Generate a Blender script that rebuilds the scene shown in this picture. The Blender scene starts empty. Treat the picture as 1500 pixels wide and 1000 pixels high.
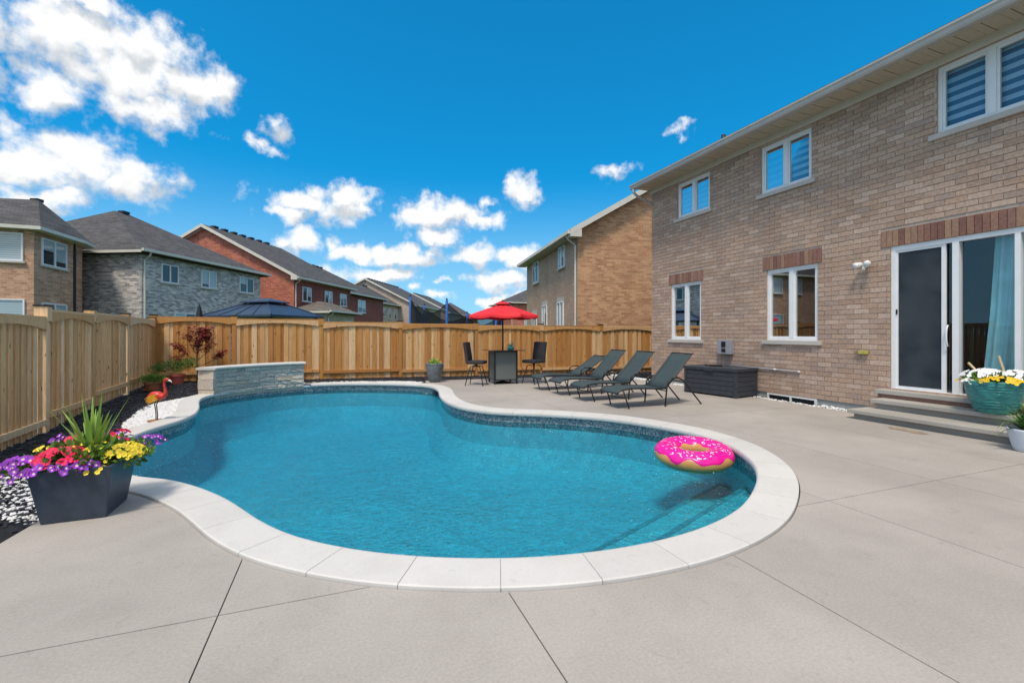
import bpy, bmesh, math, random
from mathutils import Vector, Matrix, noise
from mathutils.geometry import tessellate_polygon
random.seed(7)
R = math.radians
SC = bpy.context.scene
COL = SC.collection

# ------------------------------------------------------------------ camera, sky, sun, exposure
cam_data = bpy.data.cameras.new('camera')
cam = bpy.data.objects.new('camera', cam_data)
COL.objects.link(cam)
cam_data.sensor_width = 36
cam_data.lens = 16.0
cam_data.shift_y = -0.008
cam_data.clip_end = 2000
cam_data.clip_start = 0.05
cam.location = (0, 0, 1.4)
cam.rotation_euler = (R(90), 0, R(-20.7))
SC.camera = cam

SUN_DIR = Vector((-0.34, -0.40, 1.0)).normalized()      # towards the sun
sun_data = bpy.data.lights.new('sun', 'SUN')
sun_data.energy = 2.3
sun_data.angle = R(11)
sun_data.color = (1.0, 0.92, 0.82)
sun = bpy.data.objects.new('sun', sun_data)
COL.objects.link(sun)
sun.rotation_euler = SUN_DIR.to_track_quat('Z', 'Y').to_euler()
SKY_STRENGTH = 0.15

SC.view_settings.view_transform = 'Standard'
SC.view_settings.look = 'None'
SC.view_settings.exposure = 0.42
SC.view_settings.use_white_balance = True
SC.view_settings.white_balance_temperature = 6950
SC.view_settings.gamma = 1.0
SC.cycles.use_denoising = True
SC.cycles.max_bounces = 6
SC.cycles.diffuse_bounces = 2
SC.cycles.glossy_bounces = 2
SC.cycles.transparent_max_bounces = 16
SC.cycles.caustics_reflective = False
SC.cycles.caustics_refractive = False

# cumulus: azimuth (from +Y), elevation, half widths, all in radians
CLOUDS = [(-0.403, 0.442, 0.086, 0.055), (-0.337, 0.414, 0.11, 0.065), (-0.261, 0.42, 0.081, 0.049), (-0.441, 0.357, 0.054, 0.035), (-0.473, 0.42, 0.028, 0.032), (-0.213, 0.425, 0.044, 0.035), (-0.388, 0.482, 0.064, 0.026), (-0.324, 0.364, 0.085, 0.03), (-0.315, 0.455, 0.082, 0.047), (-0.403, 0.267, 0.087, 0.048), (-0.455, 0.249, 0.053, 0.05), (-0.346, 0.252, 0.076, 0.038), (-0.289, 0.261, 0.034, 0.025), (-0.471, 0.299, 0.02, 0.018), (-0.441, 0.203, 0.069, 0.024), (-0.508, 0.235, 0.044, 0.055), (-0.521, 0.363, 0.042, 0.042), (-0.147, 0.347, 0.034, 0.01), (-0.116, 0.378, 0.024, 0.021), (-0.055, 0.247, 0.09, 0.028), (0.003, 0.275, 0.063, 0.029), (0.029, 0.26, 0.051, 0.021), (-0.076, 0.185, 0.049, 0.026), (-0.092, 0.225, 0.053, 0.018), (0.212, 0.251, 0.097, 0.038), (0.149, 0.244, 0.049, 0.033), (0.291, 0.239, 0.051, 0.02), (0.186, 0.205, 0.061, 0.02), (0.379, 0.302, 0.042, 0.037), (0.304, 0.288, 0.018, 0.012), (0.394, 0.282, 0.033, 0.017), (0.023, 0.163, 0.045, 0.018), (0.14, 0.162, 0.08, 0.023), (0.177, 0.179, 0.035, 0.026), (0.084, 0.166, 0.055, 0.017), (-0.004, 0.184, 0.018, 0.016), (0.279, 0.173, 0.054, 0.025), (0.343, 0.169, 0.051, 0.02), (0.394, 0.172, 0.045, 0.023), (0.056, 0.118, 0.09, 0.025), (0.119, 0.125, 0.057, 0.02), (0.339, 0.113, 0.06, 0.03), (0.384, 0.146, 0.045, 0.026), (0.391, 0.069, 0.066, 0.018), (0.23, 0.112, 0.022, 0.007), (0.212, 0.075, 0.032, 0.012), (0.157, 0.092, 0.032, 0.013), (0.316, 0.072, 0.045, 0.012), (0.711, 0.401, 0.032, 0.011), (0.724, 0.386, 0.016, 0.014), (0.59, 0.332, 0.034, 0.014)]
SMALL = {(c[0], c[1]) for c in CLOUDS if c[2] < .037}
CLOUDS = [(a, e, ra * (1.55 if ra < .037 else 1), re * (1.55 if ra < .037 else 1)) for a, e, ra, re in CLOUDS]
_r = random.Random(3)
for k in range(0):                                     # the same scattered cumulus all round the horizon
    az = 1.25 + k * 0.44 + _r.uniform(-.1, .1)
    if az > math.pi: az -= 2 * math.pi
    el = _r.choice((.13, .2, .27, .42))
    for j in range(1):
        CLOUDS.append((az + _r.uniform(-.1, .1), el + _r.uniform(-.02, .03), _r.uniform(.06, .12), _r.uniform(.025, .05)))

def nd(nt, kind, loc=None, **kw):
    n = nt.nodes.new(kind)
    for k, v in kw.items(): setattr(n, k, v)
    return n

def mth(nt, op, a, b=None, c=None, clamp=False):
    n = nt.nodes.new('ShaderNodeMath'); n.operation = op; n.use_clamp = clamp
    for i, v in enumerate((a, b, c)):
        if v is None: continue
        if isinstance(v, (int, float)): n.inputs[i].default_value = v
        else: nt.links.new(v, n.inputs[i])
    return n.outputs[0]

def vmth(nt, op, a, b=None, c=None):
    n = nt.nodes.new('ShaderNodeVectorMath'); n.operation = op
    for i, v in enumerate((a, b, c)):
        if v is None: continue
        if isinstance(v, tuple): n.inputs[i].default_value = v
        else: nt.links.new(v, n.inputs[i])
    return n.outputs['Value'] if op in ('LENGTH', 'DOT_PRODUCT', 'DISTANCE') else n.outputs[0]

def smooth(nt, v, lo, hi, a=0.0, b=1.0):
    n = nt.nodes.new('ShaderNodeMapRange'); n.interpolation_type = 'SMOOTHSTEP'
    nt.links.new(v, n.inputs['Value'])
    n.inputs['From Min'].default_value = lo; n.inputs['From Max'].default_value = hi
    n.inputs['To Min'].default_value = a; n.inputs['To Max'].default_value = b
    return n.outputs['Result']

def nz(nt, vec, scale, detail=4, rough=.55, dist=0.0):
    n = nt.nodes.new('ShaderNodeTexNoise')
    n.inputs['Scale'].default_value = scale; n.inputs['Detail'].default_value = detail
    n.inputs['Roughness'].default_value = rough; n.inputs['Distortion'].default_value = dist
    if vec is not None: nt.links.new(vec, n.inputs['Vector'])
    return n

def mixc(nt, fac, a, b, mode='MIX'):
    n = nt.nodes.new('ShaderNodeMix'); n.data_type = 'RGBA'; n.blend_type = mode
    for sock, v in ((n.inputs[0], fac), (n.inputs[6], a), (n.inputs[7], b)):
        if isinstance(v, (int, float)): sock.default_value = v
        elif isinstance(v, tuple): sock.default_value = v if len(v) == 4 else (*v, 1)
        else: nt.links.new(v, sock)
    return n.outputs[2]

world = bpy.data.worlds.new('World'); SC.world = world; world.use_nodes = True
wt = world.node_tree; wt.nodes.clear()
tc = wt.nodes.new('ShaderNodeTexCoord')
sky = wt.nodes.new('ShaderNodeTexSky'); sky.sky_type = 'NISHITA'; sky.sun_disc = False
sky.sun_elevation = math.asin(SUN_DIR.z)
sky.sun_rotation = math.atan2(SUN_DIR.x, SUN_DIR.y)
sky.altitude = 200; sky.air_density = 1.0; sky.dust_density = 0.0; sky.ozone_density = 3.0
hs = wt.nodes.new('ShaderNodeHueSaturation'); hs.inputs['Hue'].default_value = .488
hs.inputs['Saturation'].default_value = 1.5; hs.inputs['Value'].default_value = 1.07
wt.links.new(vmth(wt, 'NORMALIZE', vmth(wt, 'MULTIPLY_ADD', tc.outputs['Generated'], (1, 1, .8), (0, 0, .17))), sky.inputs['Vector'])
wt.links.new(sky.outputs[0], hs.inputs['Color'])
sx = wt.nodes.new('ShaderNodeSeparateXYZ'); wt.links.new(tc.outputs['Generated'], sx.inputs[0])
az = mth(wt, 'ARCTAN2', sx.outputs[0], sx.outputs[1]); el = mth(wt, 'ARCSINE', sx.outputs[2])
cx = wt.nodes.new('ShaderNodeCombineXYZ'); wt.links.new(az, cx.inputs[0]); wt.links.new(el, cx.inputs[1])
P0 = cx.outputs[0]
ck = 1 / SKY_STRENGTH
def nz2(vec, scale, detail, rough):
    n = nz(wt, vec, scale, detail, rough); n.noise_dimensions = '2D'; return n
wn = nz2(P0, 13, 1, .5)
wv = vmth(wt, 'MULTIPLY_ADD', vmth(wt, 'SUBTRACT', wn.outputs['Color'], (.5, .5, .5)), (.075, .045, 0), P0)
wf = nz2(P0, 62, 2, .55)
wv = vmth(wt, 'MULTIPLY_ADD', vmth(wt, 'SUBTRACT', wf.outputs['Color'], (.5, .5, .5)), (.020, .014, 0), wv)
cur = None
for az_, el_, ra, re in CLOUDS:
    l = vmth(wt, 'LENGTH', vmth(wt, 'MULTIPLY_ADD', wv, (1 / ra, 1 / re, 0), (-az_ / ra, -el_ / re, 0)))
    if ra < .0575 and (az_, el_) in SMALL: l = mth(wt, 'ADD', l, .48)              # small ones stay thin and torn
    cur = l if cur is None else mth(wt, 'MINIMUM', cur, l)
cur2 = None
for az_, el_, ra, re in CLOUDS:
    if ra * re < .0011: continue
    l = vmth(wt, 'LENGTH', vmth(wt, 'MULTIPLY_ADD', wv, (1 / ra, 1 / re, 0), (-(az_ + .006) / ra, -(el_ - .02) / re, 0)))
    cur2 = l if cur2 is None else mth(wt, 'MINIMUM', cur2, l)
f0 = nz2(P0, 26, 7, .58).outputs[0]; g0 = nz2(P0, 20, 3, .5).outputs[0]; g1 = nz2(vmth(wt, 'ADD', P0, (-.010, .018, 0)), 20, 3, .5).outputs[0]
d0 = mth(wt, 'ADD', mth(wt, 'SUBTRACT', 1.30, mth(wt, 'MINIMUM', cur, 2.6)), mth(wt, 'MULTIPLY', mth(wt, 'SUBTRACT', f0, .5), 1.75))
tilt = smooth(wt, mth(wt, 'SUBTRACT', cur2, cur), -.55, .45)          # 0 under a cloud, 1 on its crown
puff = smooth(wt, mth(wt, 'SUBTRACT', g0, g1), -.30, .26)
lit = mth(wt, 'ADD', mth(wt, 'MULTIPLY', tilt, .62), mth(wt, 'MULTIPLY', puff, .48))
ccol = mixc(wt, smooth(wt, lit, .12, .80), (.46 * ck, .51 * ck, .58 * ck), (.75 * ck, .78 * ck, .825 * ck))
haze_c = mixc(wt, smooth(wt, el, .34, .0, 0, .62), hs.outputs[0], (.33 * ck, .58 * ck, .74 * ck))
bgc = mixc(wt, smooth(wt, d0, .06, 1.0), haze_c, ccol)
# unseen cumulus overhead and behind, added for whiter fill; soft shadows suggest veiled sun
ov = vmth(wt, 'MULTIPLY', tc.outputs['Generated'], (1, 1, 1))
oz = mth(wt, 'ADD', sx.outputs[2], .25)
oc = wt.nodes.new('ShaderNodeCombineXYZ'); wt.links.new(mth(wt, 'DIVIDE', sx.outputs[0], oz), oc.inputs[0]); wt.links.new(mth(wt, 'DIVIDE', sx.outputs[1], oz), oc.inputs[1])
on = nz2(oc.outputs[0], 2.2, 4, .55).outputs[0]
vd = vmth(wt, 'DOT_PRODUCT', tc.outputs['Generated'], (math.sin(R(20.7)), math.cos(R(20.7)), 0))
zone = mth(wt, 'MAXIMUM', smooth(wt, el, .67, .86), mth(wt, 'MULTIPLY', smooth(wt, vd, .10, -.2), smooth(wt, el, .03, .10)))
om = mth(wt, 'MULTIPLY', smooth(wt, on, .36, .56), zone)
bgc = mixc(wt, om, bgc, (.76 * ck, .78 * ck, .81 * ck))
bg = wt.nodes.new('ShaderNodeBackground'); bg.inputs['Strength'].default_value = SKY_STRENGTH
wt.links.new(bgc, bg.inputs['Color'])
wo = wt.nodes.new('ShaderNodeOutputWorld'); wt.links.new(bg.outputs[0], wo.inputs['Surface'])
world.cycles.sampling_method = 'MANUAL'; world.cycles.sample_map_resolution = 512

# ------------------------------------------------------------------ materials
def new_mat(name):
    m = bpy.data.materials.new(name); m.use_nodes = True
    nt = m.node_tree; b = nt.nodes['Principled BSDF']
    return m, nt, b

def set_spec(b, v):
    b.inputs['Specular IOR Level'].default_value = v

def mat(name, col, rough=.6, var=.12, scale=6, bump=0., bscale=80, metal=0., spec=.4, objrand=0., stretch=(1, 1, 1), coord='Object', col2=None, detail=5):
    m, nt, b = new_mat(name)
    t = nt.nodes.new('ShaderNodeTexCoord'); mp = nt.nodes.new('ShaderNodeMapping')
    mp.inputs['Scale'].default_value = stretch
    nt.links.new(t.outputs[coord], mp.inputs[0])
    n = nz(nt, mp.outputs[0], scale, detail)
    c2 = col2 or tuple(min(1, c * (1 + var)) for c in col)
    c1 = tuple(c * (1 - var) for c in col)
    c = mixc(nt, smooth(nt, n.outputs[0], .3, .7), c1, c2)
    if objrand:
        oi = nt.nodes.new('ShaderNodeObjectInfo')
        v = mth(nt, 'MULTIPLY_ADD', oi.outputs['Random'], 2 * objrand, 1 - objrand)
        h = nt.nodes.new('ShaderNodeHueSaturation'); nt.links.new(v, h.inputs['Value']); nt.links.new(c, h.inputs['Color']); c = h.outputs[0]
    nt.links.new(c, b.inputs['Base Color'])
    b.inputs['Roughness'].default_value = rough; b.inputs['Metallic'].default_value = metal; set_spec(b, spec)
    if bump:
        n2 = nz(nt, mp.outputs[0], bscale, 4)
        bp = nt.nodes.new('ShaderNodeBump'); bp.inputs['Strength'].default_value = bump; bp.inputs['Distance'].default_value = .01
        nt.links.new(n2.outputs[0], bp.inputs['Height']); nt.links.new(bp.outputs[0], b.inputs['Normal'])
    return m

def ramp(nt, fac, cols, const=True):
    r = nt.nodes.new('ShaderNodeValToRGB'); r.color_ramp.interpolation = 'CONSTANT' if const else 'LINEAR'
    e = r.color_ramp.elements
    while len(e) < len(cols): e.new(.5)
    for i, c in enumerate(cols):
        e[i].position = i / len(cols) if const else i / (len(cols) - 1); e[i].color = (*c, 1)
    nt.links.new(fac, r.inputs[0]); return r.outputs[0]

def brick_mat(name, cols, attr=False, rough=.85):
    m, nt, b = new_mat(name)
    if attr:
        a = nt.nodes.new('ShaderNodeAttribute'); a.attribute_name = 'rnd'; f = a.outputs['Fac']
    else:
        f = nt.nodes.new('ShaderNodeObjectInfo').outputs['Random']
    c = ramp(nt, f, cols)
    t = nt.nodes.new('ShaderNodeNewGeometry')
    n = nz(nt, t.outputs['Position'], 28, 5, .6)
    n3 = nz(nt, t.outputs['Position'], .9, 3, .5)
    c = mixc(nt, 1.0, c, ramp(nt, n.outputs[0], [(.42, .42, .43), (1.0, .99, .98), (1.55, 1.52, 1.48)], False), 'MULTIPLY')
    c = mixc(nt, 1.0, c, ramp(nt, n3.outputs[0], [(.74, .74, .76), (1.22, 1.2, 1.18)], False), 'MULTIPLY')
    nt.links.new(c, b.inputs['Base Color']); b.inputs['Roughness'].default_value = rough; set_spec(b, .25)
    bp = nt.nodes.new('ShaderNodeBump'); bp.inputs['Strength'].default_value = .5; bp.inputs['Distance'].default_value = .004
    nb = nz(nt, t.outputs['Position'], 120, 4); nt.links.new(nb.outputs[0], bp.inputs['Height']); nt.links.new(bp.outputs[0], b.inputs['Normal'])
    return m

def far_brick(name, c1, c2, mortar, bw=.267, bh=.092, bias=0.):
    m, nt, b = new_mat(name)
    t = nt.nodes.new('ShaderNodeTexCoord'); s = nt.nodes.new('ShaderNodeSeparateXYZ'); nt.links.new(t.outputs['Object'], s.inputs[0])
    u = mth(nt, 'ADD', s.outputs[0], s.outputs[1])
    c = nt.nodes.new('ShaderNodeCombineXYZ'); nt.links.new(u, c.inputs[0]); nt.links.new(s.outputs[2], c.inputs[1])
    br = nt.nodes.new('ShaderNodeTexBrick'); nt.links.new(c.outputs[0], br.inputs['Vector'])
    br.inputs['Scale'].default_value = 1; br.inputs['Brick Width'].default_value = bw; br.inputs['Row Height'].default_value = bh
    br.inputs['Mortar Size'].default_value = .007; br.inputs['Mortar Smooth'].default_value = .1; br.inputs['Bias'].default_value = bias
    br.inputs['Color1'].default_value = (*c1, 1); br.inputs['Color2'].default_value = (*c2, 1); br.inputs['Mortar'].default_value = (*mortar, 1)
    n = nz(nt, t.outputs['Object'], .8, 4); n2 = nz(nt, t.outputs['Object'], 14, 3)
    cc = mixc(nt, 1.0, br.outputs[0], ramp(nt, n.outputs[0], [(.7, .7, .72), (1.25, 1.22, 1.2)], False), 'MULTIPLY')
    cc = mixc(nt, 1.0, cc, ramp(nt, n2.outputs[0], [(.72, .72, .72), (1.25, 1.25, 1.25)], False), 'MULTIPLY')
    nt.links.new(cc, b.inputs['Base Color']); b.inputs['Roughness'].default_value = .88; set_spec(b, .2)
    bp = nt.nodes.new('ShaderNodeBump'); bp.inputs['Strength'].default_value = .6; bp.inputs['Distance'].default_value = .01; bp.invert = True
    nt.links.new(br.outputs['Fac'], bp.inputs['Height']); nt.links.new(bp.outputs[0], b.inputs['Normal'])
    return m

def shingle_mat(name, col):
    m, nt, b = new_mat(name)
    t = nt.nodes.new('ShaderNodeTexCoord'); s = nt.nodes.new('ShaderNodeSeparateXYZ'); nt.links.new(t.outputs['Object'], s.inputs[0])
    u = mth(nt, 'ADD', s.outputs[0], s.outputs[1])
    c = nt.nodes.new('ShaderNodeCombineXYZ'); nt.links.new(u, c.inputs[0]); nt.links.new(s.outputs[2], c.inputs[1])
    br = nt.nodes.new('ShaderNodeTexBrick'); nt.links.new(c.outputs[0], br.inputs['Vector'])
    br.inputs['Scale'].default_value = 1; br.inputs['Brick Width'].default_value = .34; br.inputs['Row Height'].default_value = .075
    br.inputs['Mortar Size'].default_value = .008
    br.inputs['Color1'].default_value = (*[x * .75 for x in col], 1); br.inputs['Color2'].default_value = (*[x * 1.3 for x in col], 1)
    br.inputs['Mortar'].default_value = (*[x * .5 for x in col], 1)
    n = nz(nt, t.outputs['Object'], 1.3, 4); n2 = nz(nt, t.outputs['Object'], 40, 2)
    cc = mixc(nt, 1.0, br.outputs[0], ramp(nt, n.outputs[0], [(.8, .8, .8), (1.2, 1.2, 1.2)], False), 'MULTIPLY')
    cc = mixc(nt, 1.0, cc, ramp(nt, n2.outputs[0], [(.7, .7, .7), (1.3, 1.3, 1.3)], False), 'MULTIPLY')
    nt.links.new(cc, b.inputs['Base Color']); b.inputs['Roughness'].default_value = .92; set_spec(b, .2)
    return m

def wood_mat(name, cols, rough=.75):
    m, nt, b = new_mat(name)
    oi = nt.nodes.new('ShaderNodeObjectInfo')
    t = nt.nodes.new('ShaderNodeNewGeometry')
    off = vmth(nt, 'MULTIPLY_ADD', t.outputs['Position'], (1, 1, .07), None)
    sc = nt.nodes.new('ShaderNodeCombineXYZ')
    r9 = mth(nt, 'MULTIPLY', oi.outputs['Random'], 37.)
    for k in range(3): nt.links.new(r9, sc.inputs[k])
    v = vmth(nt, 'ADD', off, sc.outputs[0])
    g1 = nz(nt, v, 26, 5, .6, .8); g2 = nz(nt, v, 110, 3, .5)
    base = ramp(nt, oi.outputs['Random'], cols, False)
    c = mixc(nt, 1.0, base, ramp(nt, g1.outputs[0], [(.48, .43, .38), (.95, .94, .92), (1.3, 1.3, 1.28)], False), 'MULTIPLY')
    c = mixc(nt, 1.0, c, ramp(nt, g2.outputs[0], [(.8, .8, .8), (1.15, 1.15, 1.15)], False), 'MULTIPLY')
    vo = nt.nodes.new('ShaderNodeTexVoronoi'); vo.inputs['Scale'].default_value = 7
    vk = vmth(nt, 'MULTIPLY', v, (1, 1, 5)); nt.links.new(vk, vo.inputs['Vector'])
    kn = smooth(nt, vo.outputs['Distance'], .05, .13)
    c = mixc(nt, kn, (.10, .055, .03), c)
    nt.links.new(c, b.inputs['Base Color']); b.inputs['Roughness'].default_value = rough; set_spec(b, .25)
    bp = nt.nodes.new('ShaderNodeBump'); bp.inputs['Strength'].default_value = .35; bp.inputs['Distance'].default_value = .004
    nt.links.new(g1.outputs[0], bp.inputs['Height']); nt.links.new(bp.outputs[0], b.inputs['Normal'])
    return m

def concrete_mat(name, col, stain=.12, fine=.085):
    m, nt, b = new_mat(name)
    t = nt.nodes.new('ShaderNodeNewGeometry'); P = t.outputs['Position']
    n1 = nz(nt, P, .55, 4, .5); n2 = nz(nt, P, 3.2, 5, .6, .6); n3 = nz(nt, P, 70, 4, .6)
    oi = nt.nodes.new('ShaderNodeObjectInfo')
    c = mixc(nt, smooth(nt, n1.outputs[0], .3, .7), tuple(x * (1 - stain) for x in col), tuple(x * (1 + stain * .7) for x in col))
    c = mixc(nt, 1.0, c, ramp(nt, n2.outputs[0], [(.86, .85, .85), (1, 1, 1), (1.06, 1.06, 1.06)], False), 'MULTIPLY')
    c = mixc(nt, 1.0, c, ramp(nt, n3.outputs[0], [(1 - 3 * fine,) * 3, (1 + 3 * fine,) * 3], False), 'MULTIPLY')
    # scattered scuffs
    n4 = nz(nt, P, 8.5, 3, .6, 1.6)
    c = mixc(nt, smooth(nt, n4.outputs[0], .60, .76, 0, .30), c, tuple(x * .55 for x in col))
    v = mth(nt, 'MULTIPLY_ADD', oi.outputs['Random'], .05, .975)
    h = nt.nodes.new('ShaderNodeHueSaturation'); nt.links.new(v, h.inputs['Value']); nt.links.new(c, h.inputs['Color'])
    nt.links.new(h.outputs[0], b.inputs['Base Color']); b.inputs['Roughness'].default_value = .78; set_spec(b, .3)
    bp = nt.nodes.new('ShaderNodeBump'); bp.inputs['Strength'].default_value = .25; bp.inputs['Distance'].default_value = .003
    nt.links.new(n3.outputs[0], bp.inputs['Height']); nt.links.new(bp.outputs[0], b.inputs['Normal'])
    return m

def glass_mat(name, tint=(.86, .9, .92), refl=1.0, rough=0.0):
    m = bpy.data.materials.new(name); m.use_nodes = True; nt = m.node_tree; nt.nodes.clear()
    tr = nt.nodes.new('ShaderNodeBsdfTransparent'); tr.inputs[0].default_value = (*tint, 1)
    gl = nt.nodes.new('ShaderNodeBsdfGlossy'); gl.inputs['Roughness'].default_value = rough
    fr = nt.nodes.new('ShaderNodeFresnel'); fr.inputs[0].default_value = 1.52
    f = mth(nt, 'MULTIPLY', fr.outputs[0], 2.0 * refl, clamp=True)
    mx = nt.nodes.new('ShaderNodeMixShader'); nt.links.new(f, mx.inputs[0]); nt.links.new(tr.outputs[0], mx.inputs[1]); nt.links.new(gl.outputs[0], mx.inputs[2])
    o = nt.nodes.new('ShaderNodeOutputMaterial'); nt.links.new(mx.outputs[0], o.inputs[0])
    return m

def water_mat():
    m = bpy.data.materials.new('water'); m.use_nodes = True; nt = m.node_tree; nt.nodes.clear()
    g = nt.nodes.new('ShaderNodeNewGeometry')
    p1 = vmth(nt, 'MULTIPLY', g.outputs['Position'], (1.0, 1.35, 1))
    n1 = nz(nt, p1, 5.0, 3, .55, .9); n2 = nz(nt, p1, 17, 3, .55, .5); n0 = nz(nt, p1, .7, 2, .5)
    amp = smooth(nt, n0.outputs[0], .3, .7, .82, 1.0)
    h = mth(nt, 'MULTIPLY', mth(nt, 'ADD', n1.outputs[0], mth(nt, 'MULTIPLY', n2.outputs[0], .62)), amp)
    bp = nt.nodes.new('ShaderNodeBump'); bp.inputs['Strength'].default_value = 1.0; bp.inputs['Distance'].default_value = .11
    nt.links.new(h, bp.inputs['Height'])
    tr = nt.nodes.new('ShaderNodeBsdfTransparent'); tr.inputs[0].default_value = (.16, .85, 1.0, 1)
    gl = nt.nodes.new('ShaderNodeBsdfGlossy'); gl.inputs['Roughness'].default_value = .03
    nt.links.new(bp.outputs[0], gl.inputs['Normal'])
    fr = nt.nodes.new('ShaderNodeFresnel'); fr.inputs[0].default_value = 1.45; nt.links.new(bp.outputs[0], fr.inputs['Normal'])
    mx = nt.nodes.new('ShaderNodeMixShader'); nt.links.new(fr.outputs[0], mx.inputs[0]); nt.links.new(tr.outputs[0], mx.inputs[1]); nt.links.new(gl.outputs[0], mx.inputs[2])
    va = nt.nodes.new('ShaderNodeVolumeAbsorption'); va.inputs['Color'].default_value = (.02, .86, .95, 1); va.inputs['Density'].default_value = .34
    o = nt.nodes.new('ShaderNodeOutputMaterial'); nt.links.new(mx.outputs[0], o.inputs['Surface']); nt.links.new(va.outputs[0], o.inputs['Volume'])
    return m

def liner_mat():
    m, nt, b = new_mat('pool_liner')
    g = nt.nodes.new('ShaderNodeNewGeometry'); P = g.outputs['Position']
    n1 = nz(nt, P, 7, 4, .6, 1.2); n = nz(nt, P, 34, 3, .6); n2 = nz(nt, P, 1.1, 2)
    c = mixc(nt, smooth(nt, n1.outputs[0], .36, .66), (.72, .90, .91), (.95, 1.0, 1.0))
    c = mixc(nt, 1.0, c, ramp(nt, n.outputs[0], [(.62, .66, .70), (1.2, 1.2, 1.2)], False), 'MULTIPLY')
    c = mixc(nt, 1.0, c, ramp(nt, n2.outputs[0], [(.95, .95, .96), (1.04, 1.04, 1.04)], False), 'MULTIPLY')
    nt.links.new(c, b.inputs['Base Color']); b.inputs['Roughness'].default_value = .6
    return m

def tile_mat():
    m, nt, b = new_mat('waterline_mosaic')
    g = nt.nodes.new('ShaderNodeNewGeometry')
    v = vmth(nt, 'SNAP', vmth(nt, 'MULTIPLY_ADD', g.outputs['Position'], (1, 1, 1), None), (.024, .024, .024))
    wn = nt.nodes.new('ShaderNodeTexWhiteNoise'); nt.links.new(v, wn.inputs['Vector'])
    c = ramp(nt, wn.outputs['Value'], [(.11, .16, .19), (.23, .28, .30), (.34, .37, .38), (.15, .21, .25), (.44, .45, .44), (.18, .22, .24)])
    nt.links.new(c, b.inputs['Base Color']); b.inputs['Roughness'].default_value = .25
    return m

def pane_mat(name, dark=(.02, .03, .04), pale=(.42, .50, .55)):
    m, nt, b = new_mat(name)
    oi = nt.nodes.new('ShaderNodeObjectInfo')
    t = nt.nodes.new('ShaderNodeTexCoord'); s = nt.nodes.new('ShaderNodeSeparateXYZ'); nt.links.new(t.outputs['Object'], s.inputs[0])
    st_ = mth(nt, 'PINGPONG', s.outputs[2], .045)
    slat = smooth(nt, st_, .004, .014)                       # louvres of a blind behind the glass
    top_ = smooth(nt, mth(nt, 'ADD', s.outputs[2], mth(nt, 'MULTIPLY_ADD', oi.outputs['Random'], 1.6, -1.05)), .28, .32)
    cb = mixc(nt, slat, tuple(x * .45 for x in pale), pale)
    nt.links.new(mixc(nt, top_, dark, cb), b.inputs['Base Color'])
    b.inputs['Roughness'].default_value = .06; set_spec(b, .8)
    return m

def lerp_(a, b, t): return a + (b - a) * t
MT = {}
CEDAR = [(.42, .17, .048), (.64, .34, .125), (.52, .235, .07), (.80, .54, .30), (.44, .18, .052), (.68, .37, .14), (.84, .60, .36), (.48, .21, .062), (.60, .30, .10), (.72, .42, .18)]
MT['cedar'] = wood_mat('cedar', CEDAR)
MT['cedar_shade_side'] = wood_mat('cedar_shade_side', [(.72, .43, .205), (.83, .55, .30), (.62, .35, .15), (.88, .64, .40), (.75, .46, .225)])  # separate copy of the same cedar, colour adjusted for standing in shade
MT['concrete'] = concrete_mat('patio_concrete', (.37, .34, .312))
MT['coping'] = concrete_mat('coping_stone', (.57, .555, .535), .05, .03)
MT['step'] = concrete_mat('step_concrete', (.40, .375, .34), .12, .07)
MT['step_riser'] = concrete_mat('step_riser', (.31, .29, .265), .12, .07)  # block tone, darker than the tread with part of its shade in colour
MT['foundation'] = concrete_mat('foundation', (.33, .34, .34), .12, .06)
BR = [(.39, .275, .215), (.45, .335, .27), (.33, .235, .185), (.42, .285, .215), (.37, .275, .23), (.50, .39, .325), (.34, .225, .17), (.41, .305, .245), (.31, .24, .215), (.44, .315, .245)]
_mb = (.455, .33, .25)
BR = [tuple(lerp_(_mb[k], c[k] * 1.15, .62) for k in range(3)) for c in BR]
MT['brick'] = brick_mat('taupe_brick', BR)
MT['brick_stuff'] = brick_mat('taupe_brick_field', BR, True)
MT['lintel'] = brick_mat('red_lintel_brick', [(.30, .165, .125), (.26, .14, .11), (.33, .20, .15), (.22, .115, .095), (.31, .18, .14), (.35, .22, .155), (.28, .16, .13)])
MT['mortar'] = mat('mortar', (.49, .40, .335), .95, .12, 30)
MT['nb_brick'] = far_brick('orange_brick', (.44, .22, .115), (.68, .41, .23), (.56, .41, .29))
MT['nb_rear'] = far_brick('tan_rear_brick', (.42, .285, .205), (.53, .37, .27), (.48, .39, .32))
MT['grey_brick'] = far_brick('grey_brick', (.24, .24, .26), (.74, .69, .65), (.62, .61, .60))
MT['red_brick'] = far_brick('red_brick', (.36, .085, .055), (.58, .19, .12), (.60, .42, .34))
MT['dark_red_brick'] = far_brick('dark_red_brick', (.24, .065, .055), (.33, .105, .08), (.28, .16, .14))  # own brick of the maroon house; on the red house, shade in colour
MT['bay_brick'] = far_brick('bay_brick', (.42, .215, .135), (.66, .40, .27), (.58, .45, .37))
MT['beige_brick'] = far_brick('beige_brick', (.55, .43, .29), (.66, .53, .38), (.46, .39, .31))
MT['pink_brick'] = far_brick('pale_pink_brick', (.46, .36, .30), (.56, .46, .39), (.5, .44, .39))
MT['shingle'] = shingle_mat('charcoal_shingle', (.092, .090, .094))
MT['shingle_brown'] = shingle_mat('brown_shingle', (.15, .13, .115))
MT['trim'] = mat('cream_trim', (.66, .63, .56), .5, .04, 3)
MT['soffit'] = mat('tan_soffit', (.50, .44, .34), .55, .05, 3)
MT['gutter'] = mat('grey_gutter', (.47, .45, .42), .4, .05, 3)
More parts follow.
